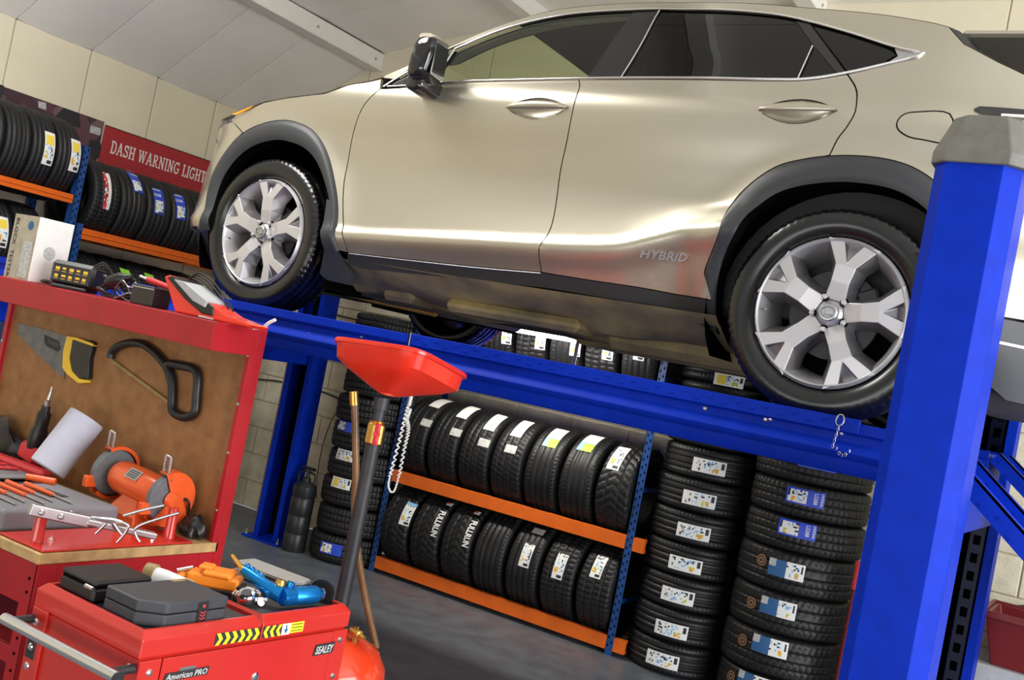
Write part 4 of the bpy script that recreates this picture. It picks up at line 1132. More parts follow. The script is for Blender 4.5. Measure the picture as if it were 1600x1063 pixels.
MB().cbox(0.60, 0.78, 0.22, 0.42, HUB-0.20, HUB-0.13, 0.02).build('subframe_bracket', 'car_under', car, world=True)
MB().tube([(-0.35, 0.9, HUB-0.165), (0.05, 0.86, HUB-0.19), (0.5, 0.8, HUB-0.205)], 0.016, 8).build('brace_bar', 'brass', car, smooth=60, world=True)
MB().cbox(2.42, 2.95, 0.34, 2*YC-0.34, HUB-0.14, HUB-0.02, 0.04).build('rear_subframe', 'car_under_dark', car, world=True)
MB().cbox(3.0, 3.6, 0.3, 2*YC-0.3, HUB-0.20, HUB+0.05, 0.04).build('silencer', 'car_under_dark', car, world=True)
tp = ony(1540, 590, 0.42)
MB().lathe([(0.034, 0), (0.038, 0.02), (0.038, 0.13), (0.034, 0.135), (0.032, 0.06), (0.0, 0.05)], (tp[0]-0.10, 0.42, tp[2]), (1, -0.5, -0.25), 24, cap=False).build('tailpipe', 'chrome', car, smooth=40, world=True)
# ================================================================== left wall: racks, tyres, signs
def beam_y(root, y0, y1, x, ztop, h=0.06, depth=0.04, s=-1):
    sec = [(0, 0), (0, -h*0.42), (-0.006, -h*0.5), (0, -h*0.58), (0, -h), (depth, -h), (depth, 0)]
    return MB().prism(sec, lambda a, b, d: (x+s*a, d, ztop+b), y0, y1).build('shelf_beam', 'rack_orange', root, bevel=0.002)
LRX = -2.62
def wall_rack(label, y0, y1, shelves, ups, h, top=2.5):
    r = thing('tyre_rack', label, 'rack', (0, 0, 0))
    for y in ups:
        perforated_upright(r, LRX+0.002, y, top, facing='x'); perforated_upright(r, XL+0.06, y, top, facing='x')
    for z in shelves:
        beam_y(r, y0, y1, LRX, z, h); beam_y(r, y0, y1, XL+0.05, z, h, s=1)
    return r
wall_rack('orange shelved tyre rack at the far left under the dark poster', -1.2, 0.815, (2.165, 1.55, 0.85), (-1.22, 0.842), 0.06)
wall_rack('orange shelved tyre rack under the red warning light sign', 0.93, 2.62, (1.965, 1.33, 0.6), (0.905, 2.645), 0.075, 1.99)
LR, LCX = 0.284, -2.861
def lz(z): return z+math.sqrt(LR**2-0.194**2)
desc = ['plain tread, at the picture edge', 'plain tread, second from the picture edge', 'with a yellow headed label, left of its twin', 'with a yellow headed label, beside the blue upright']
LA = []
for i in range(4):
    LA.append(tyre((LCX, 0.165+0.18*i, lz(2.165)), LR, 0.176, 'rib', 'y', 'tyre on the upper far left shelf, '+desc[i], 'tyres on the upper far left shelf'))
sticker(LA[2], 78, 232, 'gold', 0.22, 0.075); sticker(LA[3], 119, 243, 'gold', 0.22, 0.075)
for k, yy in enumerate((0.12, 0.34, 0.56)):
    o = tyre((LCX, yy, lz(1.55)), LR, 0.2, 'rib', 'y', 'tyre on the lower far left shelf, %s from the picture edge' % ORD[k], 'tyres on the lower far left shelf')
    if k == 1: sticker(o, 4, 362, 'gold', 0.2, 0.08)
descb = ['with a red and white band, beside the upright', 'with a blue and white label, left of three', 'with a blue and white label, middle of three', 'with a blue and white label, right of three', 'partly hidden by the car bumper']
LB = []
for i in range(5):
    LB.append(tyre((LCX, 1.052+0.222*i, lz(1.965)), LR, 0.215, 'rib' if i else 'block', 'y', 'tyre under the warning sign '+descb[i], 'tyres under the warning light sign'))
sticker(LB[0], 169, 297, 'redwhite', 0.27, 0.055)
for i, (px, py) in ((1, (212, 283)), (2, (249, 314)), (3, (283, 323))):
    sticker(LB[i], px, py, 'landsail', 0.20, 0.085)
    sticker_text(LB[i], px-3, py-9, 'LS288', 0.022, 0.062, 'paper_white', across=True); sticker_text(LB[i], px-5, py-17, 'LANDSAIL', 0.014, 0.066, 'paper_white', across=True)
descl = ['with a red and white paper', 'with a bright green label, left of its twin', 'with a bright green label, right of its twin', 'without a label, fourth along', 'without a label, fifth along']
LC = []
for i in range(5):
    LC.append(tyre((LCX, 1.06+0.225*i, lz(1.33)), LR, 0.21, 'block', 'y', 'tyre on the shelf below the sign '+descl[i], 'tyres on the low shelf below the sign'))
sticker(LC[0], 163, 424, 'redpaper', 0.06, 0.08); sticker(LC[1], 200, 428, 'lime', 0.085, 0.085); sticker(LC[2], 235, 435, 'lime', 0.085, 0.085)
# signs
sg = thing('wall_sign', 'red sign reading DASH WARNING LIGHTS in white on the left wall', 'sign', (XL, 0, 0))
MB().cbox(XL+0.002, XL+0.014, 1.31, 2.85, 2.40, 2.762, 0.002).build('sign_board', 'sign_red', sg, world=True)
T_, SL = 0.17, 0.09          # stem and slab thickness for letters of unit height
def slab_letter(c):
    """slab serif capital as (width, list of convex polygons)"""
    P = []
    def bar(x0, x1, y0, y1): P.append([(x0, y0), (x1, y0), (x1, y1), (x0, y1)])
    def rib(pts, w):
        pts = [np.array(p, float) for p in pts]; L, R = [], []
        for i, p in enumerate(pts):
            d = (pts[min(i+1, len(pts)-1)]-pts[max(i-1, 0)]); d /= np.linalg.norm(d); n = np.array([-d[1], d[0]])*w/2; L.append(p+n); R.append(p-n)
        for i in range(len(pts)-1): P.append([tuple(R[i]), tuple(R[i+1]), tuple(L[i+1]), tuple(L[i])])
    def arc(cx, cy, rx, ry, a0, a1, w, n=14): rib([(cx+rx*math.cos(math.radians(a0+(a1-a0)*k/n)), cy+ry*math.sin(math.radians(a0+(a1-a0)*k/n))) for k in range(n+1)], w)
    def stem(x): bar(x-T_/2, x+T_/2, 0, 1); bar(x-T_*1.05, x+T_*1.05, 0, SL); bar(x-T_*1.05, x+T_*1.05, 1-SL, 1)
    if c == 'I': stem(0.2); return 0.4, P
    if c == 'L': stem(0.2); bar(0.2, 0.68, 0, SL*1.2); bar(0.60, 0.68, 0, 0.30); return 0.70, P
    if c == 'H': stem(0.2); stem(0.72); bar(0.2, 0.72, 0.46, 0.56); return 0.92, P
    if c == 'T': stem(0.38); bar(0.04, 0.72, 1-SL*1.2, 1); bar(0.04, 0.12, 0.74, 1); bar(0.64, 0.72, 0.74, 1); return 0.76, P
    if c == 'D': stem(0.2); bar(0.2, 0.42, 0, SL*1.1); bar(0.2, 0.42, 1-SL*1.1, 1); arc(0.40, 0.5, 0.34, 0.45, -90, 90, 0.14); return 0.84, P
    if c == 'A': rib([(0.14, 0.02), (0.46, 0.98)], 0.11); rib([(0.46, 0.98), (0.78, 0.02)], 0.16); bar(0.27, 0.66, 0.30, 0.39); bar(0.0, 0.30, 0, SL); bar(0.62, 0.94, 0, SL); bar(0.34, 0.54, 1-SL, 1.0); return 0.94, P
    if c == 'W': rib([(0.12, 0.98), (0.34, 0.02)], 0.15); rib([(0.34, 0.02), (0.58, 0.95)], 0.10); rib([(0.58, 0.95), (0.80, 0.02)], 0.15); rib([(0.80, 0.02), (1.04, 0.98)], 0.10); bar(-0.02, 0.28, 1-SL, 1); bar(0.46, 0.70, 1-SL, 1); bar(0.88, 1.18, 1-SL, 1); return 1.18, P
    if c == 'N': bar(0.15, 0.26, 0, 1); bar(0.70, 0.81, 0, 1); rib([(0.20, 0.97), (0.76, 0.03)], 0.16); bar(0.02, 0.38, 0, SL); bar(0.02, 0.26, 1-SL, 1); bar(0.58, 0.94, 1-SL, 1); return 0.96, P
    if c == 'R': stem(0.2); bar(0.2, 0.44, 1-SL*1.1, 1); bar(0.2, 0.46, 0.44, 0.54); arc(0.42, 0.745, 0.22, 0.205, -90, 90, 0.13); rib([(0.44, 0.48), (0.66, 0.04)], 0.14); bar(0.60, 0.86, 0, SL); return 0.86, P
    if c == 'G': arc(0.46, 0.5, 0.36, 0.44, 45, 315, 0.14, 20); bar(0.66, 0.80, 0.12, 0.44); bar(0.50, 0.88, 0.40, 0.49); bar(0.70, 0.78, 0.72, 1.0); return 0.90, P
    if c == 'S': rib([(0.60, 0.74), (0.54, 0.88), (0.36, 0.94), (0.18, 0.87), (0.13, 0.73), (0.22, 0.60), (0.42, 0.50), (0.58, 0.40), (0.64, 0.26), (0.56, 0.12), (0.37, 0.06), (0.17, 0.12), (0.10, 0.27)], 0.14); bar(0.60, 0.68, 0.68, 1.0); bar(0.05, 0.13, 0.0, 0.32); return 0.74, P
    return 0.42, P
cap = 0.094; xcur = 0.0; lay = []
for c in 'DASH WARNING LIGHTS':
    wd_, ps = slab_letter(c); lay.append((xcur, ps)); xcur += wd_+0.045
kx = 0.965/(xcur*cap)
lt = MB()
for x0_, ps in lay:
    for pz in ps:
        lt.prism(pz, lambda a, b, d: (XL+0.0142+d, 1.385+(x0_+a)*cap*kx, 2.578+b*cap), 0.0, 0.0012+0.0002*random.random())
lt.build('lettering', 'sign_text', sg, world=True, fixn=False)
MB().cbox(XL+0.002, XL+0.016, 1.31, 2.85, 2.762, 2.768, 0.001).build('sign_edge', 'print_black', sg, world=True)
def poster_mat():
    m = mat('poster_photo', (0.10, 0.05, 0.07), 0.35); nt = m.node_tree; b = nt.nodes['Principled BSDF']
    tc = nt.nodes.new('ShaderNodeTexCoord'); n = nt.nodes.new('ShaderNodeTexVoronoi'); n.inputs['Scale'].default_value = 7.0
    nt.links.new(tc.outputs['Object'], n.inputs['Vector'])
    cr = nt.nodes.new('ShaderNodeValToRGB'); e = cr.color_ramp.elements
    e[0].position = 0.0; e[0].color = (0.02, 0.015, 0.025, 1); e[1].position = 1.0; e[1].color = (0.25, 0.16, 0.18, 1)
    k = e.new(0.45); k.color = (0.08, 0.03, 0.05, 1); k = e.new(0.72); k.color = (0.14, 0.06, 0.08, 1)
    nt.links.new(n.outputs['Color'], cr.inputs[0]); nt.links.new(cr.outputs[0], b.inputs['Base Color'])
poster_mat()
po = thing('wall_poster', 'dark workshop photo poster above the far left tyres', 'poster', (XL, 0, 0))
MB().cbox(XL+0.002, XL+0.012, -0.6, 1.295, 2.35, 2.785, 0.002).build('poster_board', 'poster_photo', po, world=True)
MB().cbox(XL+0.002, XL+0.016, 0.46, 0.50, 2.35, 2.79, 0.002).build('poster_seam', 'print_black', po, world=True)
# dark figure shapes and pale windows printed on the poster
for pts, m in ((((100, 168), (118, 170), (124, 178), (126, 200), (80, 190), (92, 176)), 'print_black'), (((60, 158), (72, 161), (72, 172), (60, 168)), 'paper_grey'), (((142, 196), (158, 201), (156, 212), (140, 207)), 'paper_grey'), (((140, 218), (156, 220), (162, 240), (150, 250), (136, 236)), 'print_black')):
    q = [onx(a, b, XL+0.013) for a, b in pts]
    MB().prism([(p[1], min(p[2], 2.783)) for p in q], lambda a, b, d: (XL+d, a, b), 0.0121, 0.0132).build('poster_print', m, po, world=True)
# ------------------------------------------------------------------ stack behind the funnel, canister, odds and ends
def f3(k, n): return 'black tyre %s in the stack behind the red funnel' % ('lowest' if k == 0 else ('topmost' if k == n-1 else ORD[k]+' from the floor'))
S3 = stack(-1.110, 2.50, 0.262, [0.102+0.198*k for k in range(9)], 0.191, 'block', f3, 'tyres stacked behind the funnel')
sticker(S3[0], 516, 858, 'landsail_flip', 0.17, 0.08); sticker(S3[3], 531, 748, 'gold', 0.19, 0.09) if False else None
sticker(S3[2], 533, 748, 'gold', 0.16, 0.075); sticker(S3[3], 541, 696, 'eu', 0.16, 0.075); sticker(S3[4], 541, 650, 'landsail_flip', 0.16, 0.07)
can = thing('oil_canister', 'black pump canister standing beside the stack behind the funnel', 'canister', (-1.405, 2.265, 0))
MB().lathe([(0.082, 0), (0.085, 0.01), (0.085, 0.12), (0.081, 0.13), (0.085, 0.14), (0.085, 0.25), (0.081, 0.26), (0.085, 0.27), (0.085, 0.38), (0.081, 0.39), (0.085, 0.40), (0.085, 0.47), (0.06, 0.50)], (0, 0, 0), (0, 0, 1), 28).build('body', 'canister', can, smooth=30)
MB().lathe([(0.03, 0.50), (0.03, 0.53), (0.012, 0.535), (0.012, 0.60)], (0, 0, 0), (0, 0, 1), 14).build('pump', 'black_plastic', can, smooth=35)
MB().tube([(-0.06, 0, 0.60), (0.06, 0, 0.60)], 0.012, 8).tube(catmull([(-0.075, 0, 0.49), (-0.07, 0, 0.56), (0, 0, 0.575), (0.07, 0, 0.56), (0.075, 0, 0.49)], 4), 0.008, 8).build('handle', 'black_plastic', can, smooth=40)
bd = MB().cbox(-2.43, -2.29, 2.90, 2.925, 0.0, 1.62, 0.003).build('wooden_board', 'board_brown'); tag(bd, 'narrow brown board leaning on the wall behind the blue post', 'board')
cb = MB().tube(catmull([ony(395, 592, 2.985), ony(440, 597, 2.985), ony(476, 608, 2.98), ony(505, 613, 2.985), ony(540, 628, 2.985), ony(580, 640, 2.985)], 5), 0.007, 6).build('wall_cable', 'black_cable', None, smooth=60); tag(cb, 'black cable clipped along the wall below the runway', 'cable')
cb = MB().tube(catmull([ony(542, 632, 2.98), ony(522, 650, 2.97), ony(506, 690, 2.97), ony(497, 735, 2.97), ony(494, 780, 2.97)], 5), 0.004, 6).build('wall_cable', 'black_cable', None, smooth=60); tag(cb, 'thin cable looping down the wall to the black canister', 'cable')
cb = MB().tube(catmull([ony(470, 482, 2.985), ony(500, 486, 2.985), ony(545, 497, 2.985), ony(600, 510, 2.985)], 5), 0.006, 6).build('wall_cable', 'black_cable', None, smooth=60); tag(cb, 'black cable on the wall above the runway', 'cable')
cb = MB().tube(catmull([ony(1500, 938, 2.985), ony(1540, 943, 2.985), ony(1570, 947, 2.985), ony(1620, 948, 2.985)], 5), 0.006, 6).build('wall_cable', 'black_cable', None, smooth=60); tag(cb, 'black cable on the wall above the dark red bin', 'cable')
jk = thing('jack_handle', 'red steel jack handle leaning beside the right tyre stack', 'handle', (2.40, 2.36, 0))
MB().tube([(0.03, 0, 0.0), (0.03, 0.01, 0.92)], 0.016, 10).build('shaft', 'bin_red', jk, smooth=50)
MB().tube([(0.03, 0.01, 0.80), (0.03, 0.012, 0.95)], 0.021, 10).build('grip', 'print_red', jk, smooth=50)
MB().cbox(-0.03, 0.09, -0.04, 0.04, 0.0, 0.03, 0.004).build('foot', 'print_red', jk)
# dark red bin on a grey box in the right corner
bx = MB().cbox(2.97, 3.75, 2.43, 2.94, 0.0, 0.60, 0.012).build('storage_box', 'grey_box'); tag(bx, 'pale grey storage box in the right corner under the red bin', 'box')
bn = thing('red_bin', 'dark red plastic bin on the grey box behind the ramp', 'bin', (3.42, 2.69, 0.60))
pr_ = [(-0.30, -0.20, 0.0), (0.26, -0.20, 0.0), (0.26, 0.20, 0.0), (-0.30, 0.20, 0.0), (-0.36, -0.24, 0.26), (0.31, -0.24, 0.26), (0.31, 0.24, 0.26), (-0.36, 0.24, 0.26), (-0.34, -0.22, 0.26), (0.29, -0.22, 0.26), (0.29, 0.22, 0.26), (-0.34, 0.22, 0.26), (-0.28, -0.18, 0.02), (0.24, -0.18, 0.02), (0.24, 0.18, 0.02), (-0.28, 0.18, 0.02)]
MB().add(pr_, [(3, 2, 1, 0), (12, 13, 14, 15)]+[(a+i, a+(i+1) % 4, a+4+(i+1) % 4, a+4+i) for a in (0, 4, 8) for i in range(4)]).build('tub', 'bin_red', bn, bevel=0.006)
MB().cbox(-0.38, 0.33, -0.26, -0.24, 0.235, 0.27, 0.004).cbox(-0.38, 0.33, 0.24, 0.26, 0.235, 0.27, 0.004).cbox(-0.38, -0.36, -0.26, 0.26, 0.235, 0.27, 0.004).cbox(0.31, 0.33, -0.26, 0.26, 0.235, 0.27, 0.004).build('rim', 'bin_red', bn)
# ================================================================== oil drainer with red funnel
N_ = CAM+ray(655, 543)*3.20
L_ = ony(512, 523, N_[1]); R_ = onx(740, 590, N_[0])
B_ = L_+R_-N_
px0 = CAM+ray(594, 640)*3.4
dr = thing('oil_drainer', 'red waste oil drainer with tall pole and wide red funnel beside the tool chest', 'oil drainer', (px0[0], px0[1], 0))
cen = (L_+R_)/2
out_p = CAM+ray(602, 622)*3.38
def rr(k, dz, r=0.22, push=0.0):
    """rounded rectangle ring of the funnel, scaled k about the outlet"""
    cs = [N_, R_, B_, L_]; pts = []
    for i in range(4):
        p0, p1, p2 = cs[i-1], cs[i], cs[(i+1) % 4]
        a = p1+(p0-p1)*r; b = p1+(p2-p1)*r
        for t in np.linspace(0, 1, 6): pts.append((1-t)**2*a+2*t*(1-t)*p1+t*t*b)
    return [out_p*(1-k)*np.array([1, 1, 0])+q*np.array([k, k, 0])+np.array([0, 0, q[2]*(k if push else 1)*1.0+(out_p[2]*(1-k) if push else 0)+dz]) for q in pts]
rings = [rr(0.96, -0.006), rr(1.0, 0.0), rr(1.015, -0.004), rr(1.012, -0.014), rr(0.965, -0.016), rr(0.92, -0.062)]
for k in (0.72, 0.48, 0.28, 0.14): rings.append(rr(k, -0.062*k, push=1))
n = len(rings[0]); vs = [p for rg in rings for p in rg]; fs = []
for i in range(len(rings)-1):
    for j in range(n): fs.append((i*n+j, i*n+(j+1) % n, (i+1)*n+(j+1) % n, (i+1)*n+j))
inner = [rr(0.955, -0.008), rr(0.90, -0.056)]+[rr(k, -0.05*k, push=1) for k in (0.70, 0.47, 0.26, 0.13)]
o0 = len(vs); vs += [p for rg in inner for p in rg]
for i in range(len(inner)-1):
    for j in range(n): fs.append((o0+i*n+j, o0+(i+1)*n+j, o0+(i+1)*n+(j+1) % n, o0+i*n+(j+1) % n))
for j in range(n): fs.append((j, o0+j, o0+(j+1) % n, (j+1) % n))
MB().add(vs, fs).build('funnel', 'funnel_red', dr, smooth=35, world=True)
X0, Y0 = px0[0], px0[1]
def zp(py): return float(onx(594-(py-640)*0.19, py, X0)[2])
pole = MB().lathe([(0.024, 0.52), (0.024, zp(690)), (0.0195, zp(690)), (0.0195, zp(640)), (0.026, zp(640)), (0.026, zp(622))], (X0, Y0, 0), (0, 0, 1), 20).build('pole', 'dark_steel', dr, smooth=40, world=True)
MB().lathe([(0.027, zp(694)), (0.030, zp(692)), (0.030, zp(664)), (0.024, zp(660)), (0.030, zp(658))], (X0, Y0, 0), (0, 0, 1), 12).build('ball_valve', 'brass', dr, smooth=30, world=True)
hv = np.array([X0+0.03, Y0-0.03, zp(676)])
MB().lathe([(0.010, 0), (0.012, 0.012), (0.008, 0.016), (0.0, 0.016)], hv, (0.6, -0.8, 0), 12).rbox(hv+np.array([0.007, -0.01, 0.018]), (0.010, 0.006, 0.018), None, 0.003).rbox(hv+np.array([0.007, -0.01, -0.018]), (0.010, 0.006, 0.018), None, 0.003).build('valve_lever', 'print_red', dr, smooth=40, world=True)
# tank on wheels
TC = CAM+ray(536, 1060)*3.42; tzt = 0.68
MB().lathe([(0.05, 0.08), (0.15, 0.10), (0.185, 0.16), (0.19, 0.22), (0.19, 0.50), (0.183, 0.57), (0.15, 0.625), (0.09, 0.655), (0.0, 0.665)], (X0, Y0, 0), (0, 0, 1), 40).build('tank', 'tank_red', dr, smooth=50, world=True)
MB().lathe([(0.19, 0.33), (0.194, 0.335), (0.194, 0.345), (0.19, 0.35)], (X0, Y0, 0), (0, 0, 1), 40, cap=False).build('tank_seam', 'tank_red', dr, smooth=50, world=True)
vp = CAM+ray(560, 988)*3.35
MB().lathe([(0.010, 0), (0.010, 0.03), (0.014, 0.032), (0.014, 0.045), (0.007, 0.047), (0.007, 0.07)], (vp[0]-0.03, vp[1], vp[2]), (1, -0.2, -0.1), 10).lathe([(0.009, -0.06), (0.009, 0.015)], (vp[0]-0.01, vp[1], vp[2]), (0, 0, 1), 10).build('air_valve', 'brass', dr, smooth=35, world=True)
for k in range(4):
    a = PI/4+k*PI/2; MB().lathe([(0.03, -0.012), (0.035, -0.008), (0.035, 0.008), (0.03, 0.012)], (X0+0.15*math.cos(a), Y0+0.15*math.sin(a), 0.035), (-math.sin(a), math.cos(a), 0), 16).tube([(X0+0.15*math.cos(a), Y0+0.15*math.sin(a), 0.04), (X0+0.14*math.cos(a), Y0+0.14*math.sin(a), 0.12)], 0.01, 8).build('castor', 'black_plastic', dr, smooth=35, world=True)
# amber suction wand hanging behind, and coiled air line
hz = [CAM+ray(a, b)*d for a, b, d in ((553, 612, 3.55), (555, 660, 3.55), (556, 740, 3.56), (554, 800, 3.58), (560, 870, 3.6), (572, 940, 3.62), (588, 1012, 3.64))]
wd = thing('suction_wand', 'brown suction hose hanging from the red funnel rim', 'hose', (hz[-1][0], hz[-1][1], 0))
MB().tube(catmull(hz, 6), 0.0125, 10).build('hose', 'amber_hose', wd, smooth=60, world=True)
MB().tube([hz[0], hz[0]*0.55+hz[1]*0.45], 0.016, 10).build('ferrule', 'brass', wd, smooth=60, world=True)
D = 3.9
cl = [CAM+ray(a, b)*D for a, b in ((641, 625), (634, 650), (624, 690), (612, 735), (607, 758), (611, 769), (617, 765), (624, 740), (632, 700), (638, 672), (636, 656), (641, 640))]
cl = catmull(cl, 26); hel = []
for i, p in enumerate(cl):
    u = i/len(cl); rad = 0.0058 if not (0.30 < u < 0.62) else 0.0018
    a = i*2*PI/5.2; hel.append((p[0]+rad*math.cos(a), p[1]+rad*math.sin(a)*0.9, p[2]+rad*0.5*math.sin(a+1)))
ho = thing('coiled_air_line', 'white coiled air line hanging in a loop from the runway', 'hose', (float(cl[0][0]), float(cl[0][1]), float(cl[0][2])))
MB().tube(hel, 0.0030, 6).build('coil', 'white_plastic', ho, smooth=60, world=True)
tp0 = cl[0]; MB().tube([tp0+np.array([0.0, 0, -0.02]), tp0+np.array([0.005, 0, 0.11])], 0.010, 8).build('connector', 'steel', ho, smooth=60, world=True)
# ================================================================== red workbench with back board
BX1, BY0, BY1, BZ = 1.0, -1.545, -0.86, 0.84
BX0 = -0.42
bench = thing('workbench', 'red steel workbench with brown back board and top shelf', 'workbench', (0.3, -1.2, 0))
def B_part(mb, name, m, **k): return mb.build(name, m, bench, world=True, **k)
B_part(MB().cbox(BX0, BX1, BY0, BY1+0.0, BZ-0.033, BZ, 0.003), 'worktop', 'wood_edge')
ap = B_part(MB().cbox(BX1-0.012, BX1-0.004, BY0+0.01, BY1, BZ-0.16, BZ-0.034, 0.002).cbox(BX0, BX1-0.004, BY0+0.006, BY0+0.014, BZ-0.16, BZ-0.034, 0.002).cbox(BX1-0.004, BX1-0.001, BY0+0.008, BY0+0.07, BZ-0.16, BZ-0.034, 0.001), 'apron', 'tool_red')
for x in (BX0+0.03, BX1-0.03):
    for y in (BY0+0.03, BY1-0.05):
        s = 1 if x > 0 else -1
        lg = B_part(MB().box(x-0.027, x+0.027, y-0.025, y-0.021, 0, BZ-0.034).box(x+s*0.021, x+s*0.025, y-0.025, y+0.035, 0, BZ-0.034), 'leg', 'tool_red')
        if y < -1.2 and x > 0:
            for z in (0.76, 0.72, 0.63, 0.585, 0.54, 0.49, 0.44):
                MB().lathe([(0.005, 0), (0.005, 0.0015)], (x+0.025, y-0.002, z), (1, 0, 0), 8).build('bolt_hole', 'black_hole', lg, world=True)
                MB().lathe([(0.005, 0), (0.005, 0.0015)], (x, y-0.025, z), (0, -1, 0), 8).build('bolt_hole', 'black_hole', lg, world=True)
for z in (0.55, 0.22):
    B_part(MB().cbox(BX0+0.03, BX1-0.03, BY0+0.01, BY0+0.02, z-0.05, z, 0.002).cbox(BX0+0.03, BX1-0.03, BY0+0.02, BY1-0.03, z-0.008, z, 0.002), 'lower_shelf', 'tool_red')
for x in (BX0, BX1-0.022):
    u = B_part(MB().cbox(x, x+0.022, BY1-0.012, BY1+0.03, 0, 1.585, 0.002).cbox(x-(0.0 if x > 0 else 0.0), x+0.022, BY1-0.03, BY1-0.012, BZ, 1.585, 0.002), 'upright', 'tool_red')
    for z in (1.55, 1.52, 1.49, 1.32, 1.15, 0.95):
        MB().lathe([(0.006, 0), (0.006, 0.002), (0.003, 0.003)], (x+0.011, BY1-0.03, z), (0, -1, 0), 8).build('bolt', 'steel', u, world=True)
B_part(MB().cbox(BX0+0.02, BX1-0.02, BY1-0.008, BY1+0.004, BZ, 1.50, 0.002), 'back_board', 'hardboard')
SY0 = -1.07
sh = B_part(MB().cbox(BX0-0.05, BX1, SY0, SY0+0.006, 1.49, 1.585, 0.002).cbox(BX0-0.05, BX1-0.006, SY0+0.006, BY1, 1.575, 1.583, 0.001).cbox(BX1-0.006, BX1, SY0+0.006, BY1-0.03, 1.49, 1.585, 0.001).cbox(BX0-0.05, BX1-0.006, BY1-0.006, BY1, 1.50, 1.585, 0.001), 'top_shelf', 'tool_red')
hk = MB().tube(catmull([ony(384, 513, -0.9), ony(400, 513, -0.9), ony(412, 511, -0.9), ony(420, 505, -0.9), ony(430, 500, -0.9)], 4), 0.006, 8); B_part(hk, 'side_hook', 'white_plastic', smooth=60)
ST = 1.5865
BT = BZ; BZ = BZ+0.0015
# ---- hand saw and hacksaw hanging on the board
def flat(pts, y0, y1): return MB().prism([(p[0], p[2]) for p in (ony(a, b, y1) for a, b in pts)], lambda a, b, d: (a, d, b), y0, y1)
yb_ = BY1-0.009
hs = thing('hand_saw', 'hand saw with yellow and black handle hanging on the back board', 'saw', (0.2, yb_, 1.2))
bl = flat(((28, 505), (66, 514), (106, 526), (100, 592), (60, 556), (28, 521)), yb_, yb_-0.003).build('blade', 'saw_steel', hs, world=True)
flat(((104, 525), (120, 527), (112, 540), (108, 560), (112, 580), (124, 592), (136, 594), (136, 598), (122, 599), (104, 585), (97, 575), (98, 550)), yb_, yb_-0.018).build('handle_yellow', 'saw_yellow', hs, world=True, bevel=0.002)
flat(((113, 530), (140, 532), (146, 537), (143, 545), (139, 560), (137, 592), (122, 591), (112, 578), (109, 556)), yb_, yb_-0.022).build('handle_grip', 'black_plastic', hs, world=True, bevel=0.003)
flat(((108, 526), (120, 528), (145, 537), (144, 541), (118, 532), (107, 529)), yb_, yb_-0.024).build('handle_stripe', 'saw_yellow', hs, world=True, bevel=0.001)
a0 = ony(75, 538, yb_-0.003); a1 = ony(92, 546, yb_-0.003); dd = (a1-a0)
flat(((69, 523), (92, 533), (95, 546), (90, 550), (72, 541), (69, 534)), yb_-0.003, yb_-0.0036).build('logo_plate', 'print_black', hs, world=True)
text_on('STANLEY', lambda x, y, o: a0+dd/np.linalg.norm(dd)*x+np.array([0, -0.0012-o, y+0.004]), float(np.linalg.norm(dd)), 0.016, 0.0004).build('lettering', 'saw_steel', hs, world=True)
hq = thing('hacksaw', 'black hacksaw hanging on the back board beside the hand saw', 'saw', (0.6, yb_, 1.2))
fr = [ony(a, b, yb_-0.018) for a, b in ((172, 560), (175, 550), (186, 541), (204, 536), (222, 538), (238, 548), (252, 562), (262, 578), (268, 600))]
MB().tube(catmull(fr, 5), 0.0155, 10).build('frame', 'black_plastic', hq, smooth=60, world=True)
lp = [ony(a, b, yb_-0.018) for a, b in ((262, 570), (285, 572), (303, 577), (309, 590), (307, 620), (304, 645), (288, 652), (270, 642), (269, 615), (268, 590))]
MB().tube(catmull(lp, 5, closed=True), 0.0165, 10, closed=True).build('handle', 'black_plastic', hq, smooth=60, world=True)
MB().tube([ony(172, 562, yb_-0.012), ony(268, 633, yb_-0.012)], 0.0065, 6, flat=0.3).build('blade', 'board_brown', hq, world=True)
# ---- things on the top shelf
bt = thing('test_kit_box', 'white carton lettered BLOCK TESTER standing on the bench shelf', 'carton', (-0.15, -0.975, ST))
MB().cbox(-0.232, -0.074, -1.052, -0.90, ST, 1.838, 0.002).build('carton', 'carton_white', bt, world=True)
MB().box(-0.232, -0.075, -1.0535, -1.052, ST, 1.838).build('carton_side', 'carton_side', bt, world=True)
MB().box(-0.225, -0.165, -1.0545, -1.0535, ST+0.004, 1.832).build('side_panel', 'carton_white', bt, world=True) if False else None
text_on('BLOCK  TESTER', lambda x, y, o: (-0.218+y, -1.0537-o, 1.822-x), 0.235, 0.020, 0.0006, 0.01).build('lettering', 'print_black', bt, world=True)
MB().box(-0.145, -0.09, -1.0545, -1.0535, ST+0.01, ST+0.15).build('side_label', 'paper_grey', bt, world=True)
MB().lathe([(0.018, 0), (0.018, 0.0006)], (-0.120, -1.0536, 1.80), (0, -1, 0), 20).build('round_mark', 'print_navy', bt, world=True)
MB().lathe([(0.026, 0), (0.026, 0.0006)], (-0.0739, -0.985, ST+0.12), (1, 0, 0), 24).build('round_mark', 'paper_grey', bt, world=True)
te = thing('battery_checker', 'black tester with rows of yellow print on the bench shelf', 'tester', (0.10, -0.965, ST), math.radians(26))
MB().cbox(-0.088, 0.088, -0.05, 0.05, 0.012, 0.105, 0.014).build('body', 'black_plastic', te, smooth=30)
MB().cbox(-0.07, 0.07, -0.055, 0.04, 0.0, 0.014, 0.004).build('base', 'black_plastic', te)
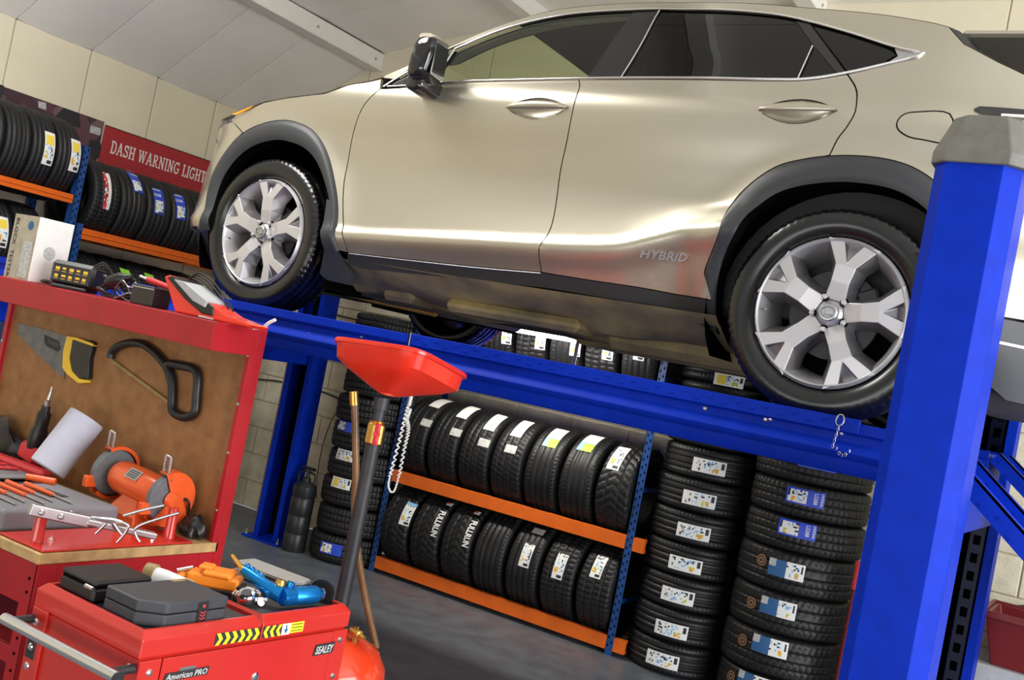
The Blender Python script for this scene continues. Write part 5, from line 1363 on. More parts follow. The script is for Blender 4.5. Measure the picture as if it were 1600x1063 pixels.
for r_ in range(2):
    for c in range(5):
        MB().cbox(-0.066+c*0.028, -0.052+c*0.028+0.003*((c+r_) % 2), -0.0508, -0.050, 0.040+r_*0.028+0.003*(c % 2), 0.051+r_*0.028, 0.0003).build('yellow_print', 'saw_yellow', te)
        MB().cbox(-0.068+c*0.028, -0.050+c*0.028, -0.0508, -0.050, 0.034+r_*0.028, 0.036+r_*0.028, 0.0003).build('yellow_print', 'saw_yellow', te)
for k in range(3):
    cc = [(0.05+0.01*k, 0.0, 0.10), (0.09, 0.01+0.01*k, 0.125-0.01*k), (0.13+0.01*k, 0.02, 0.07), (0.145+0.012*k, 0.0, 0.01)]
    MB().tube(catmull(cc, 6), 0.003, 6).build('lead', 'black_cable', te, smooth=60)
rng = random.Random(5)
def lead(parent, cx, cy, rad, hgt, m, r=0.0032, loops=2):
    pts = []
    for i in range(loops*12+1):
        a = i*2*PI/12+rng.random()*0.3; q = rad*(0.75+0.35*rng.random())
        pts.append((cx+q*math.cos(a), max(-1.05, min(-0.88, cy+q*0.6*math.sin(a))), ST+r+0.001+hgt*(0.5+0.5*math.sin(a*0.7+cx*40))*rng.uniform(.6, 1)))
    return MB().tube(catmull(pts, 4), r, 6).build('lead', m, parent, smooth=60, world=True)
lead(te, 0.0, -0.985, 0.06, 0.010, 'black_cable', 0.006)
lh = thing('test_leads', 'tangled heap of black and grey test leads on the bench shelf', 'cables', (0.38, -0.96, ST))
lead(lh, 0.33, -0.96, 0.075, 0.085, 'black_cable', 0.006, 4)
lead(lh, 0.42, -0.98, 0.052, 0.075, 'steel', 0.0022, 3)
lead(lh, 0.43, -0.95, 0.055, 0.06, 'black_cable', 0.003, 4)
MB().lathe([(0.012, -0.05), (0.022, -0.03), (0.026, 0.02), (0.014, 0.045), (0.008, 0.07)], (0.355, -0.985, ST+0.07), (1, 0.2, 0.35), 16).build('plug', 'black_plastic', lh, smooth=40, world=True)
bb = thing('black_module', 'small black box beside the red meter on the shelf', 'box', (0.555, -0.985, ST))
MB().cbox(-0.06, 0.06, -0.04, 0.04, 0, 0.072, 0.004).build('body', 'black_case', bb)
MB().cbox(-0.06, 0.06, -0.041, -0.04, 0.06, 0.064, 0.0004).build('lid_line', 'steel', bb)
scr = thing('screwdriver', 'red handled screwdriver on the bench shelf behind the leads', 'screwdriver', (0.42, -0.90, ST+0.075))
MB().tube([(0.0, 0, 0.02), (0.16, 0, 0.0)], [0.012, 0.011], 8).build('grip', 'print_red', scr, smooth=50)
MB().tube([(-0.05, 0.0, 0.027), (0.0, 0, 0.02)], 0.005, 6).build('shaft', 'white_plastic', scr, smooth=50)
MB().tube([(0.05, 0, 0.0), (0.05, 0, -0.075)], 0.006, 6).build('support_clip', 'black_plastic', scr)
# red cable meter propped against its leads
mt = thing('clamp_meter', 'red and black handheld meter leaning at the right end of the bench shelf', 'meter', (0.78, -0.965, ST))
def mp(a, b, y): return ony(a, b, y)
side = ((256, 432), (264, 429), (300, 450), (330, 476), (352, 492), (392, 507), (386, 515), (340, 506), (300, 500), (272, 491))
MB().prism([(p[0], max(p[2], ST)) for p in (ony(a, b, -1.02) for a, b in side)], lambda a, b, d: (a, d, b), -1.02, -0.93).build('body', 'funnel_red', mt, world=True, bevel=0.006)
face = ((258, 433), (267, 430), (300, 452), (331, 480), (330, 494), (312, 490), (285, 466))
MB().prism([(p[0], max(p[2], ST+0.004)) for p in (ony(a, b, -1.03) for a, b in face)], lambda a, b, d: (a, d, b), -1.025, -0.925).build('rubber_frame', 'black_plastic', mt, world=True, bevel=0.005)
scn = ((270, 436), (286, 440), (322, 470), (318, 480), (300, 470))
MB().prism([(p[0], max(p[2], ST+0.01)) for p in (ony(a, b, -1.035) for a, b in scn)], lambda a, b, d: (a, d, b), -1.033, -0.94).build('screen', 'grey_box', mt, world=True, bevel=0.002)
lab = ((305, 491), (328, 497), (327, 502), (304, 497))
MB().prism([(p[0], max(p[2], ST+0.002)) for p in (ony(a, b, -1.036) for a, b in lab)], lambda a, b, d: (a, d, b), -1.0215, -1.02).build('maker_label', 'paper_white', mt, world=True)
for k in range(4):
    cc = [ony(a+4*k, b-3*k, -0.93-0.01*k) for a, b in ((288, 441), (300, 436), (318, 446), (334, 466), (348, 486), (352, 496))]
    MB().tube(catmull(cc, 5), 0.0034, 6).build('lead', 'black_cable', mt, smooth=60, world=True)
# ---- worktop: paper roll, driver, cases, grinder, bender
pr1 = thing('paper_roll', 'pale blue paper roll leaning against the back board', 'paper roll', (0.27, -1.05, BZ))
A_ = ony(74, 733, -1.06); C_ = ony(136, 653, -0.955); ax = Vector(C_-A_); Lr = ax.length
MB().lathe([(0.022, 0.0), (0.066, 0.0), (0.069, 0.004), (0.069, Lr-0.004), (0.066, Lr), (0.022, Lr), (0.022, 0.0)], A_, ax, 32, cap=False).build('paper', 'paper_roll', pr1, smooth=35, world=True)
MB().lathe([(0.022, 0.001), (0.019, 0.001), (0.019, Lr-0.001), (0.022, Lr-0.001)], A_, ax, 20, cap=False).build('core', 'carton_side', pr1, smooth=35, world=True)
e1 = A_+np.array([-0.05, -0.03, -0.01]); 
id_ = thing('impact_driver', 'black and red cordless driver standing at the left of the bench', 'power tool', (0.10, -0.96, BZ))
d0 = ony(57, 690, -0.918); 
MB().lathe([(0.030, -0.03), (0.034, 0.0), (0.034, 0.04), (0.026, 0.06), (0.026, 0.115), (0.018, 0.125), (0.016, 0.145)], d0, (0.12, 0, 1), 20).build('body', 'black_plastic', id_, smooth=40, world=True)
MB().lathe([(0.010, 0.14), (0.012, 0.165), (0.007, 0.17), (0.005, 0.20), (0.0035, 0.205), (0.0035, 0.225)], d0, (0.12, 0, 1), 12).build('bit_holder', 'steel', id_, smooth=40, world=True)
MB().rbox(d0+np.array([-0.01, -0.004, -0.05]), (0.06, 0.026, 0.036), Matrix.Rotation(math.radians(12), 3, 'Y'), 0.014).build('motor_housing', 'print_red', id_, smooth=40, world=True)
MB().rbox(d0+np.array([0.0, -0.004, -0.105]), (0.035, 0.024, 0.03), None, 0.008).build('battery', 'black_plastic', id_, smooth=40, world=True)
bg = thing('tool_bag', 'crumpled black tool bag at the left end of the bench', 'bag', (-0.27, -0.915, BZ+0.006))
bm = bmesh.new(); bmesh.ops.create_icosphere(bm, subdivisions=3, radius=1)
for v in bm.verts:
    n_ = 1+0.12*math.sin(v.co.x*7+v.co.y*5)+0.1*math.sin(v.co.z*9+v.co.x*4); v.co = Vector((v.co.x*0.16*n_, v.co.y*0.034*n_, max(-0.05, v.co.z)*0.15*n_+0.02))
MB().frombm(bm).build('fabric', 'black_cable', bg, smooth=60)
# red open case with grey tray and red tools
rc = thing('red_tool_case', 'open red case holding a grey tool tray at the left of the bench', 'tool case', (0.0, -1.05, BZ))
MB().cbox(-0.36, 0.20, -1.02, -0.965, BZ, BZ+0.065, 0.012).build('lid', 'print_red', rc, world=True, smooth=30)
MB().cbox(-0.36, 0.20, -1.25, -1.022, BZ, BZ+0.035, 0.008).build('body', 'print_red', rc, world=True, smooth=30)
MB().cbox(-0.34, 0.19, -1.24, -1.03, BZ+0.035, BZ+0.045, 0.004).build('tray', 'tray_grey', rc, world=True)
for k in range(5):
    MB().tube([(-0.25+0.075*k, -1.22, BZ+0.052), (-0.20+0.075*k, -1.05, BZ+0.052)], [0.009, 0.006], 8).build('driver', 'print_red', rc, smooth=50, world=True)
# grey tray with orange handled tools
gt = thing('tool_tray', 'grey moulded tool tray with orange handled tools on the bench', 'tool tray', (0.6, -1.3, BZ))
MB().cbox(0.26, 0.765, -1.530, -1.10, BZ, BZ+0.070, 0.010).build('tray', 'tray_grey', gt, world=True, bevel=0.004)
for (a, b, c, d) in ((0.34, 0.40, -1.40, -1.18), (0.36, 0.42, -1.30, -1.16), (0.5, 0.62, -1.27, -1.2)):
    MB().cbox(a, b, c, d, BZ+0.0695, BZ+0.0715, 0.0008).build('tray_pocket', 'black_case', gt, world=True)
for k in range(6):
    y = -1.50+0.05*k; x = 0.42+0.03*(k % 2)
    MB().tube([(x, y, BZ+0.076), (x+0.16, y-0.005, BZ+0.076)], [0.010, 0.008], 8).build('tool_handle', 'grinder_orange', gt, smooth=50, world=True)
    MB().tube([(x+0.16, y-0.005, BZ+0.076), (x+0.27, y-0.008, BZ+0.074)], 0.004, 8).build('tool_shaft', 'steel', gt, smooth=50, world=True)
MB().tube([(0.36, -1.19, BZ+0.080), (0.44, -1.13, BZ+0.080)], 0.013, 8).build('tool_handle', 'grinder_orange', gt, smooth=50, world=True)
# bench grinder: axis along y
gx = 0.665
gr = thing('bench_grinder', 'orange twin wheel bench grinder on the workbench', 'bench grinder', (gx, -1.0, BZ))
c0 = ony(188, 743, -0.972); c1 = ony(257, 776, -0.982)
axg = Vector(c1-c0).normalized(); LG = float(np.linalg.norm(c1-c0))
MB().lathe([(0.030, -0.02), (0.052, 0.0), (0.058, 0.02), (0.060, LG*0.5), (0.058, LG-0.02), (0.05, LG), (0.03, LG+0.02)], c0, axg, 28).build('motor', 'grinder_orange', gr, smooth=40, world=True)
qg = Vector((0, 0, 1)).rotation_difference(axg).to_matrix()
for i, (off, sgn) in enumerate(((-0.045, -1), (LG+0.02, 1))):
    c = Vector(c0)+axg*off
    st = MB().lathe([(0.012, -0.012), (0.080, -0.013), (0.083, -0.010), (0.083, 0.010), (0.080, 0.013), (0.012, 0.012)], c, axg, 36).build('grinding_wheel', 'grind_stone', gr, smooth=35, world=True)
    # guard: partial drum open to the front
    e_fr = Vector((0, -1, 0)); e_fr = (e_fr-axg*e_fr.dot(axg)).normalized(); e_up = e_fr.cross(axg); e_up = e_up if e_up.z > 0 else -e_up
    vs = []; fs = []; n_ = 26; RG = 0.098
    for k in range(n_+1):
        an = math.radians(62+250*k/n_) ; d = e_fr*math.cos(an)+e_up*math.sin(an)
        vs += [c+axg*(0.022*sgn)*(1)+d*0.0, c+axg*(0.022*sgn)+d*RG*0.97, c+axg*(0.016*sgn)+d*RG, c-axg*(0.020*sgn)+d*RG, c-axg*(0.020*sgn)+d*(RG-0.012)]
    for k in range(n_):
        for j in range(4): fs.append((k*5+j, k*5+j+1, k*5+6+j, k*5+5+j))
    MB().add(vs, fs).build('wheel_guard', 'grinder_orange', gr, smooth=35, world=True)
    MB().lathe([(0.030, 0.020), (0.022, 0.032), (0.0, 0.034)], c, axg*sgn, 20, cap=False).build('guard_boss', 'grinder_orange', gr, smooth=45, world=True)
    for an in (70, 200, 300):
        d = e_fr*math.cos(math.radians(an))+e_up*math.sin(math.radians(an)); MB().lathe([(0.004, 0.022), (0.004, 0.025)], c+d*0.074, axg*sgn, 8).build('guard_screw', 'steel', gr, world=True)
    # eye shield arm and tool rest
    tp_ = c+e_up*0.092+e_fr*0.034
    MB().tube([tp_-axg*0.014, tp_-axg*0.014+e_up*0.055+e_fr*0.004], 0.0055, 8).tube([tp_+axg*0.014, tp_+axg*0.014+e_up*0.05+e_fr*0.004], 0.0055, 8).tube([tp_-axg*0.016+e_up*0.055, tp_+axg*0.016+e_up*0.05], 0.0055, 8).build('shield_bracket', 'chrome', gr, smooth=50, world=True)
    MB().add([tp_-axg*0.012+e_up*0.05, tp_+axg*0.012+e_up*0.046, tp_+axg*0.012+e_fr*0.012-e_up*0.01, tp_-axg*0.012+e_fr*0.012-e_up*0.01], [(0, 1, 2, 3)]).build('eye_shield', 'glass_lamp', gr, world=True)
    MB().rbox(c+e_fr*0.085-e_up*0.035, (0.012, 0.022, 0.02), None, 0.003).build('tool_rest', 'grinder_orange', gr, world=True)
mid = Vector(c0)+axg*(LG/2)
MB().add([mid+Vector((axg.x, axg.y, 0))*a+Vector((e_fr.x, e_fr.y, 0))*b+Vector((0, 0, z-mid.z)) for z, k in ((BZ, 1.0), (BZ+0.03, 1.0), (mid.z-0.03, 0.5)) for a, b in ((-0.08*k, -0.07*k), (0.08*k, -0.07*k), (0.08*k, 0.07*k), (-0.08*k, 0.07*k))], [(3, 2, 1, 0), (8, 9, 10, 11)]+[(r_*4+i, r_*4+(i+1) % 4, r_*4+4+(i+1) % 4, r_*4+4+i) for r_ in (0, 1) for i in range(4)]).build('pedestal', 'grinder_orange', gr, world=True, bevel=0.006)
pl = mid+e_fr*0.046+e_up*0.040
nrm = (e_fr*0.75+e_up*0.66).normalized(); tv = nrm.cross(axg).normalized()
pc = mid+nrm*0.0612
def plate(p, hu, hv, dz, nm, m): MB().add([p+axg*hu*a+tv*hv*b+nrm*(dz*c_) for c_ in (0, 1) for a, b in ((-1, -1), (1, -1), (1, 1), (-1, 1))], [(3, 2, 1, 0), (4, 5, 6, 7), (0, 1, 5, 4), (1, 2, 6, 5), (2, 3, 7, 6), (3, 0, 4, 7)]).build(nm, m, gr, world=True)
plate(pc, 0.034, 0.020, 0.001, 'rating_plate', 'steel')
for k in range(4): plate(pc+nrm*0.001+tv*(-0.012+0.008*k), 0.026, 0.0018, 0.0004, 'plate_print', 'print_black')
cbp = [Vector(c1)+axg*0.02-e_fr*0.05, Vector(c1)+axg*0.06-e_fr*0.055, Vector(c1)+axg*0.03-e_fr*0.085-e_up*0.06, Vector((c1[0]-0.08, -0.885, BZ+0.02))]
MB().tube(catmull(cbp, 6), 0.005, 8).build('power_cord', 'black_cable', gr, smooth=60, world=True)
# red plate with posts and chrome lever
bp = thing('lever_press', 'red base plate with two posts and a long chrome lever on the bench end', 'press tool', (0.9, -1.25, BZ))
plo = MB().cbox(0.78, 0.997, -1.535, -0.975, BZ, BZ+0.007, 0.002).build('base_plate', 'cart_red', bp, world=True)
p1 = onz(57, 846, BZ+0.007); p2 = onz(263, 840, BZ+0.007)
for p, h in ((p1, 0.085), (p2, 0.10)):
    MB().lathe([(0.021, 0), (0.019, 0.01), (0.0165, h)], (p[0], p[1], BZ+0.007), (0, 0, 1), 18).build('post', 'cart_red', bp, smooth=40, world=True)
MB().lathe([(0.010, 0), (0.010, 0.006), (0.005, 0.008), (0.005, 0.014)], onz(80, 845, BZ+0.007), (0, 0, 1), 6).build('base_bolt', 'chrome', bp, world=True)
MB().lathe([(0.010, 0), (0.010, 0.006), (0.005, 0.008), (0.005, 0.014)], onz(238, 841, BZ+0.007), (0, 0, 1), 6).build('base_bolt', 'chrome', bp, world=True)
dA = 2.93
q0, q1 = CAM+ray(52, 797)*2.90, CAM+ray(243, 838)*3.12
lv = MB(); u_ = (q1-q0)/np.linalg.norm(q1-q0); up_ = np.cross(np.cross(u_, np.array([0, 0, 1.0])), u_); sd = np.cross(u_, up_)
for a, b, h, w in ((-0.01, 0.16, 0.017, 0.012), (0.15, float(np.linalg.norm(q1-q0)), 0.010, 0.016)):
    lv.add([q0+u_*t+up_*s1*h+sd*s2*w for t in (a, b) for s1, s2 in ((-1, -1), (1, -1), (1, 1), (-1, 1))], [(3, 2, 1, 0), (4, 5, 6, 7), (0, 1, 5, 4), (1, 2, 6, 5), (2, 3, 7, 6), (3, 0, 4, 7)])
lv.build('lever', 'steel', bp, world=True, bevel=0.004)
for t in (0.02, 0.075): MB().lathe([(0.008, 0), (0.008, 0.006), (0.004, 0.008)], q0+u_*t-sd*0.012 if (sd@(CAM-q0)) < 0 else q0+u_*t+sd*0.012, -sd if (sd@(CAM-q0)) < 0 else sd, 8).build('lever_bolt', 'steel', bp, world=True)
wires = [((193, 806), (225, 797), (257, 790)), ((280, 802), (245, 812), (222, 820), (211, 828), (214, 840), (219, 847)), ((183, 848), (192, 838), (199, 828), (199, 820), (175, 812), (130, 808), (110, 800)), ((150, 834), (160, 824), (166, 818)), ((178, 818), (186, 830), (191, 836))]
for k, w in enumerate(wires):
    P3 = [CAM+ray(a, b)*(3.02-0.02*(k % 2)) for a, b in w]
    MB().tube(catmull(P3, 5) if len(P3) > 2 else P3, 0.0042, 8).build('bent_rod', 'chrome', bp, smooth=60, world=True)
gl = thing('work_gloves', 'black work gloves heaped beside the bench grinder', 'gloves', (0.930, -0.918, BZ+0.002))
for k, (x, y, sx, sy, sz) in enumerate(((0.0, 0.0, 0.045, 0.030, 0.045), (0.008, 0.004, 0.030, 0.024, 0.032), (-0.012, -0.008, 0.035, 0.028, 0.03))):
    bm = bmesh.new(); bmesh.ops.create_icosphere(bm, subdivisions=3, radius=1)
    for v in bm.verts:
        n_ = 1+0.15*math.sin(v.co.x*8+k)+0.12*math.sin(v.co.y*9+v.co.z*6+k); v.co = Vector((x+v.co.x*sx*n_, y+v.co.y*sy*n_, max(-0.5, v.co.z)*sz*n_+sz*0.66))
    MB().frombm(bm).build('glove', 'black_cable', gl, smooth=60)
# ================================================================== red tool chest in front
CA = math.radians(88.0)
CX0, CY0 = 1.889, -1.908
ch_ = thing('tool_chest', 'red tool chest with chrome side handle in the foreground', 'tool chest', (CX0, CY0, 0), CA)
CW, CD, CT = 0.662, 0.397, 0.928
CM = Matrix.Translation((CX0, CY0, 0)) @ Matrix.Rotation(CA, 4, 'Z'); CMI = CM.inverted()
def cl_(p): return np.array((CMI@Vector([float(c) for c in p]))[:])
def chest(mb, name, m, parent=None, **k): return mb.build(name, m, parent or ch_, **k)
body = chest(MB().cbox(0.004, CW-0.004, 0.004, CD-0.004, 0.09, CT-0.059, 0.004), 'body', 'cart_red')
# lids: a shallow chamfered tray rim in two halves with black liners
def lid(x0, x1, name):
    z0, z1, c = CT-0.057, CT, 0.017
    vs = []; rings_ = [(0, 0, z0), (0, 0, z1-c), (c*0.7, c, z1), (c*0.7+0.008, c+0.008, z1), (c*0.7+0.01, c+0.01, z1-0.012)]
    lx, rx = (0 if x0 < 0.01 else 1), (0 if x1 > CW-0.01 else 1)
    for a, b, z in rings_:
        xa = x0+(a if not lx else min(a, 0.010) if a else 0.0); xb = x1-(a if not rx else min(a, 0.010) if a else 0.0)
        vs += [(xa, b, z), (xb, b, z), (xb, CD-b, z), (xa, CD-b, z)]
    fs = [(r_*4+i, r_*4+(i+1) % 4, r_*4+4+(i+1) % 4, r_*4+4+i) for r_ in range(4) for i in range(4)]+[(3, 2, 1, 0), (16, 17, 18, 19)]
    o = chest(MB().add(vs, fs), name, 'cart_red', bevel=0.0025)
    xa, xb = vs[16][0]+0.002, vs[17][0]-0.002
    MB().cbox(xa, xb, vs[16][1]+0.002, vs[18][1]-0.002, z1-0.0125, z1-0.009, 0.001).build('mat', 'rubber_mat', o)
lid(0.0, 0.343, 'lid'); lid(0.3465, CW, 'lid')
# front: drawer panel, frame strips, studs, lock
front = chest(MB().cbox(0.062, CW-0.062, -0.006, 0.004, 0.52, CT-0.062, 0.002), 'front_panel', 'cart_red')
for k, (z0, z1) in enumerate(((0.36, 0.51), (0.23, 0.355), (0.10, 0.225))):
    d = chest(MB().cbox(0.062, CW-0.062, -0.006, 0.004, z0, z1, 0.002), 'drawer', 'cart_red'); MB().cbox(0.10, CW-0.10, -0.022, -0.006, z1-0.03, z1-0.01, 0.004).build('drawer_pull', 'chrome', d)
for x0 in (0.002, CW-0.06):
    chest(MB().cbox(x0, x0+0.058, -0.004, 0.004, 0.10, CT-0.062, 0.002), 'corner_strip', 'cart_red')
def stud(p, n, r=0.008): chest(MB().lathe([(r, 0), (r, 0.002), (r*0.7, 0.005), (0, 0.006)], p, n, 12), 'stud', 'chrome')
for x, z in ((0.03, 0.84), (0.03, 0.74), (CW-0.03, 0.84), (CW-0.03, 0.744), (CW-0.03, 0.66)): stud((x, -0.004, z), (0, -1, 0))
stud((0.347, -0.006, 0.782), (0, -1, 0), 0.013)
for y, z in ((0.029, 0.844), (0.369, 0.84), (0.369, 0.782), (0.369, 0.737)): stud((-0.004 if y > .3 else 0.004, y, z), (-1, 0, 0), 0.009)
chest(MB().cbox(-0.004, 0.004, 0.335, CD-0.004, 0.10, CT-0.056, 0.002), 'side_strip', 'cart_red')
chest(MB().cbox(-0.006, -0.003, 0.352, 0.386, 0.755, 0.80, 0.001), 'handle_plate', 'dark_steel')
# push handle on the side
h0 = np.array((0, 0.405, 0.843)); h1_ = np.array((0, -0.020, 0.848))
hx = -0.062
chest(MB().tube([(hx, h0[1], h0[2]), (hx, h1_[1], h1_[2])], 0.0135, 18), 'push_handle', 'chrome', smooth=50)
for q in (h0, h1_):
    yq = min(max(q[1], 0.012), CD-0.012)
    chest(MB().tube([(hx, yq, q[2]), (0.0, yq, q[2])], 0.010, 10), 'handle_arm', 'dark_steel', smooth=50)
chest(MB().tube([(hx, h1_[1], h1_[2]), (hx, h1_[1]-0.004, h1_[2]-0.0005)], 0.0145, 18), 'handle_end', 'dark_steel', smooth=50)
# badges
def ft(x0, z0): return lambda x, y, o: (x0+x, -0.0065-o, z0+y)
bdg = chest(MB().prism([(0.536, 0.810), (0.608, 0.810), (0.614, 0.838), (0.542, 0.838)], lambda p, q, d: (p, d, q), -0.006, -0.0085), 'badge_plate', 'print_black'); text_on('SEALEY', lambda x, y, o: (0.5415+x+y*0.2, -0.0086-o, 0.8135+y), 0.063, 0.020, 0.0010, 0.02).build('lettering', 'paper_grey', bdg)
bdg = chest(MB().prism([(0.070, 0.814), (0.192, 0.814), (0.196, 0.832), (0.074, 0.832)], lambda p, q, d: (p, d, q), -0.006, -0.0085), 'badge_plate', 'print_black'); text_on('American PRO', lambda x, y, o: (0.0745+x+y*0.2, -0.0086-o, 0.8165+y), 0.114, 0.0135, 0.0010, 0.015).build('lettering', 'paper_grey', bdg)
MB().cbox(0.11, 0.155, -0.0085, -0.006, 0.832, 0.840, 0.001).build('badge_crest', 'steel', bdg)
# hazard strip: black with yellow chevrons
zs0, zs1 = 0.876, 0.904
for a, b, dirn, n_ in ((0.203, 0.340, 1, 6), (0.350, 0.412, -1, 3)):
    st = chest(MB().box(a, b, -0.0012, 0.0002, zs0, zs1), 'hazard_strip', 'print_black')
    wch = (b-a)/n_
    for k in range(n_):
        x = a+wch*k+wch*0.08; w = wch*0.46; s = wch*0.42*dirn; zm = (zs0+zs1)/2
        if dirn < 0: x += wch*0.42
        MB().prism([(x, zs0), (x+w, zs0), (x+w+s, zm), (x+w, zs1), (x, zs1), (x+s, zm)], lambda p, q, d: (p, d, q), -0.0012, -0.0020).build('chevron', 'hazard_yellow', st)
wl_ = chest(MB().box(0.4135, 0.441, -0.0012, 0.0002, zs0, zs1), 'warning_label', 'paper_white')
MB().prism([(0.4275, zs0+0.003), (0.4345, zs0+0.014), (0.4295, zs0+0.014), (0.4295, zs1-0.004), (0.4255, zs1-0.004), (0.4255, zs0+0.014), (0.4205, zs0+0.014)], lambda p, q, d: (p, d, q), -0.0012, -0.002).build('warning_mark', 'print_navy', wl_)
yl = chest(MB().box(0.442, 0.488, -0.0012, 0.0002, zs0+0.002, zs1), 'warning_label', 'hazard_yellow')
for k in range(3): MB().box(0.446, 0.484, -0.0018, -0.0012, zs0+0.006+0.008*k, zs0+0.008+0.008*k).build('warning_print', 'print_black', yl)
for sx in (0.07, CW-0.07):
    for sy in (0.07, CD-0.07):
        chest(MB().lathe([(0.04, -0.014), (0.045, -0.010), (0.045, 0.010), (0.04, 0.014)], (sx, sy, 0.045), (1, 0, 0), 20).cbox(sx-0.02, sx+0.02, sy-0.02, sy+0.02, 0.06, 0.092, 0.003), 'castor', 'black_plastic', smooth=35)
# ------------------------------------------------------------------ things on the chest
TZ = CT-0.0078
def cth(name, label, cat, x, y, rz=0.0):
    w = CM@Vector((x, y, TZ)); return thing(name, label, cat, w, CA+rz)
def case(t, w, d, h, m, cham=0.05):
    for z0, z1, nm in ((0.0, h*0.52, 'base'), (h*0.54, h, 'lid')):
        poly = [(0.004, 0), (w-0.004, 0), (w, 0.004), (w, d-cham), (w-cham*0.7, d), (0.004, d), (0, d-0.004), (0, 0.004)] if cham < 0.02 else [(cham, 0), (w-0.006, 0), (w, 0.006), (w, d-0.006), (w-0.006, d), (0.006, d), (0, d-0.006), (0, cham*0.9)]
        MB().prism(poly, lambda a, b, c: (a, b, c), z0, z1).build(nm, m, t, bevel=0.004)
    MB().prism([(w*.0+cham+0.004, 0.003), (w-0.01, 0.003), (w-0.003, 0.01), (w-0.003, d-0.01), (0.01, d-0.003), (0.003, d-0.01), (0.003, cham)], lambda a, b, c: (a, b, c), h*0.50, h*0.56).build('seam', 'black_hole', t)
def cw(px, py, z=TZ):
    return cl_(onz(px, py, z))
gc = cth('socket_case', 'grey moulded socket case with clasp on the chest top', 'tool case', 0.027, 0.031)
case(gc, 0.226, 0.160, 0.056, 'grey_case', 0.048)
MB().cbox(0.135, 0.165, -0.003, 0.002, 0.006, 0.052, 0.002).build('clasp', 'black_case', gc)
for k in range(3): MB().prism([(0.142, 0.014+k*0.007), (0.150, 0.010+k*0.007), (0.158, 0.014+k*0.007), (0.158, 0.016+k*0.007), (0.150, 0.012+k*0.007), (0.142, 0.016+k*0.007)], lambda a, b, c: (a, c, b), -0.003, -0.0036).build('clasp_mark', 'print_red', gc)
MB().lathe([(0.004, 0), (0.004, 0.0006)], (0.150, -0.003, 0.042), (0, -1, 0), 10).build('clasp_mark', 'print_red', gc)
MB().cbox(0.17, 0.21, 0.138, 0.152, 0.056, 0.0575, 0.0005).build('lid_label', 'board_brown', gc)
bc = cth('drill_bit_case', 'black scuffed case behind the grey socket case', 'tool case', 0.027, 0.228)
MB().cbox(0.0, 0.160, 0.0, 0.132, 0.0, 0.034, 0.006).build('base', 'black_case', bc)
MB().cbox(0.0, 0.160, 0.0, 0.132, 0.037, 0.052, 0.006).build('lid', 'black_case', bc)
MB().cbox(0.004, 0.156, 0.004, 0.128, 0.03, 0.04, 0.001).build('seam', 'black_hole', bc)
for x in (0.02,): MB().tube([(x-0.022, 0.0, 0.035), (x-0.022, 0.03, 0.035)], 0.005, 8).build('hinge', 'steel', bc)
# white nozzle tube with olive cap
nt_ = cth('sealant_nozzle', 'white conical nozzle with olive cap behind the grey case', 'nozzle', 0.262, 0.318)
MB().lathe([(0.024, 0), (0.022, 0.03), (0.010, 0.10), (0.005, 0.12)], (0, 0, 0.024), (0.45, -0.89, 0.0), 20).build('cone', 'white_plastic', nt_, smooth=40)
MB().lathe([(0.027, -0.022), (0.027, 0.004), (0.024, 0.004)], (0, 0, 0.027), (0.45, -0.89, 0.0), 20).build('cap', 'board_brown', nt_, smooth=40)
# orange tool holder with hex keys
og = cth('hex_key_holder', 'orange plastic hex key holder on the chest top', 'tool holder', 0.385, 0.245, math.radians(-57))
MB().cbox(-0.06, 0.075, -0.03, 0.03, 0.012, 0.045, 0.006).build('grip', 'tool_orange', og, smooth=30)
MB().cbox(-0.02, 0.055, -0.036, 0.036, 0.040, 0.056, 0.006).cbox(-0.035, 0.0, -0.022, 0.022, 0.053, 0.064, 0.004).build('clip', 'tool_orange', og, smooth=30)
MB().cbox(-0.085, -0.06, -0.024, 0.024, 0.012, 0.034, 0.006).build('tail', 'tool_orange', og, smooth=30)
MB().cbox(0.07, 0.085, -0.028, 0.028, 0.008, 0.030, 0.003).build('bit_rack', 'black_plastic', og)
MB().tube([(-0.09, -0.005, 0.034), (-0.055, 0.006, 0.046)], 0.006, 8).build('key', 'chrome', og, smooth=50)
for k in range(4): MB().tube([(0.08, -0.02+0.013*k, 0.018), (0.125, -0.022+0.014*k, 0.016)], 0.0045, 6).build('key', 'hazard_yellow' if k < 2 else 'steel', og, smooth=50)
# sockets in a row
for k in range(3):
    q = cw(352+14*k, 930-1*k, TZ+0.014)
    s = cth('socket', 'chrome socket, %s of three in a row by the hex key holder' % ['first', 'second', 'third'][k], 'socket', 0.392+0.030*k, 0.158-0.003*k, math.radians(-30)); s['group'] = 'sockets on the chest'
    MB().lathe([(0.007, -0.001), (0.0125, -0.001), (0.013, 0.001), (0.013, 0.013), (0.0115, 0.015), (0.0115, 0.022), (0.0125, 0.024), (0.0125, 0.032), (0.006, 0.032), (0.006, 0.02), (0.0, 0.02)], (0, 0, 0.0135), (0.5, -0.85, 0), 18, cap=False).build('barrel', 'chrome', s, smooth=35)
    MB().lathe([(0.0131, 0.006), (0.0135, 0.007), (0.0135, 0.009), (0.0131, 0.010)], (0, 0, 0.0135), (0.5, -0.85, 0), 18, cap=False).build('knurl_ring', 'dark_steel', s)
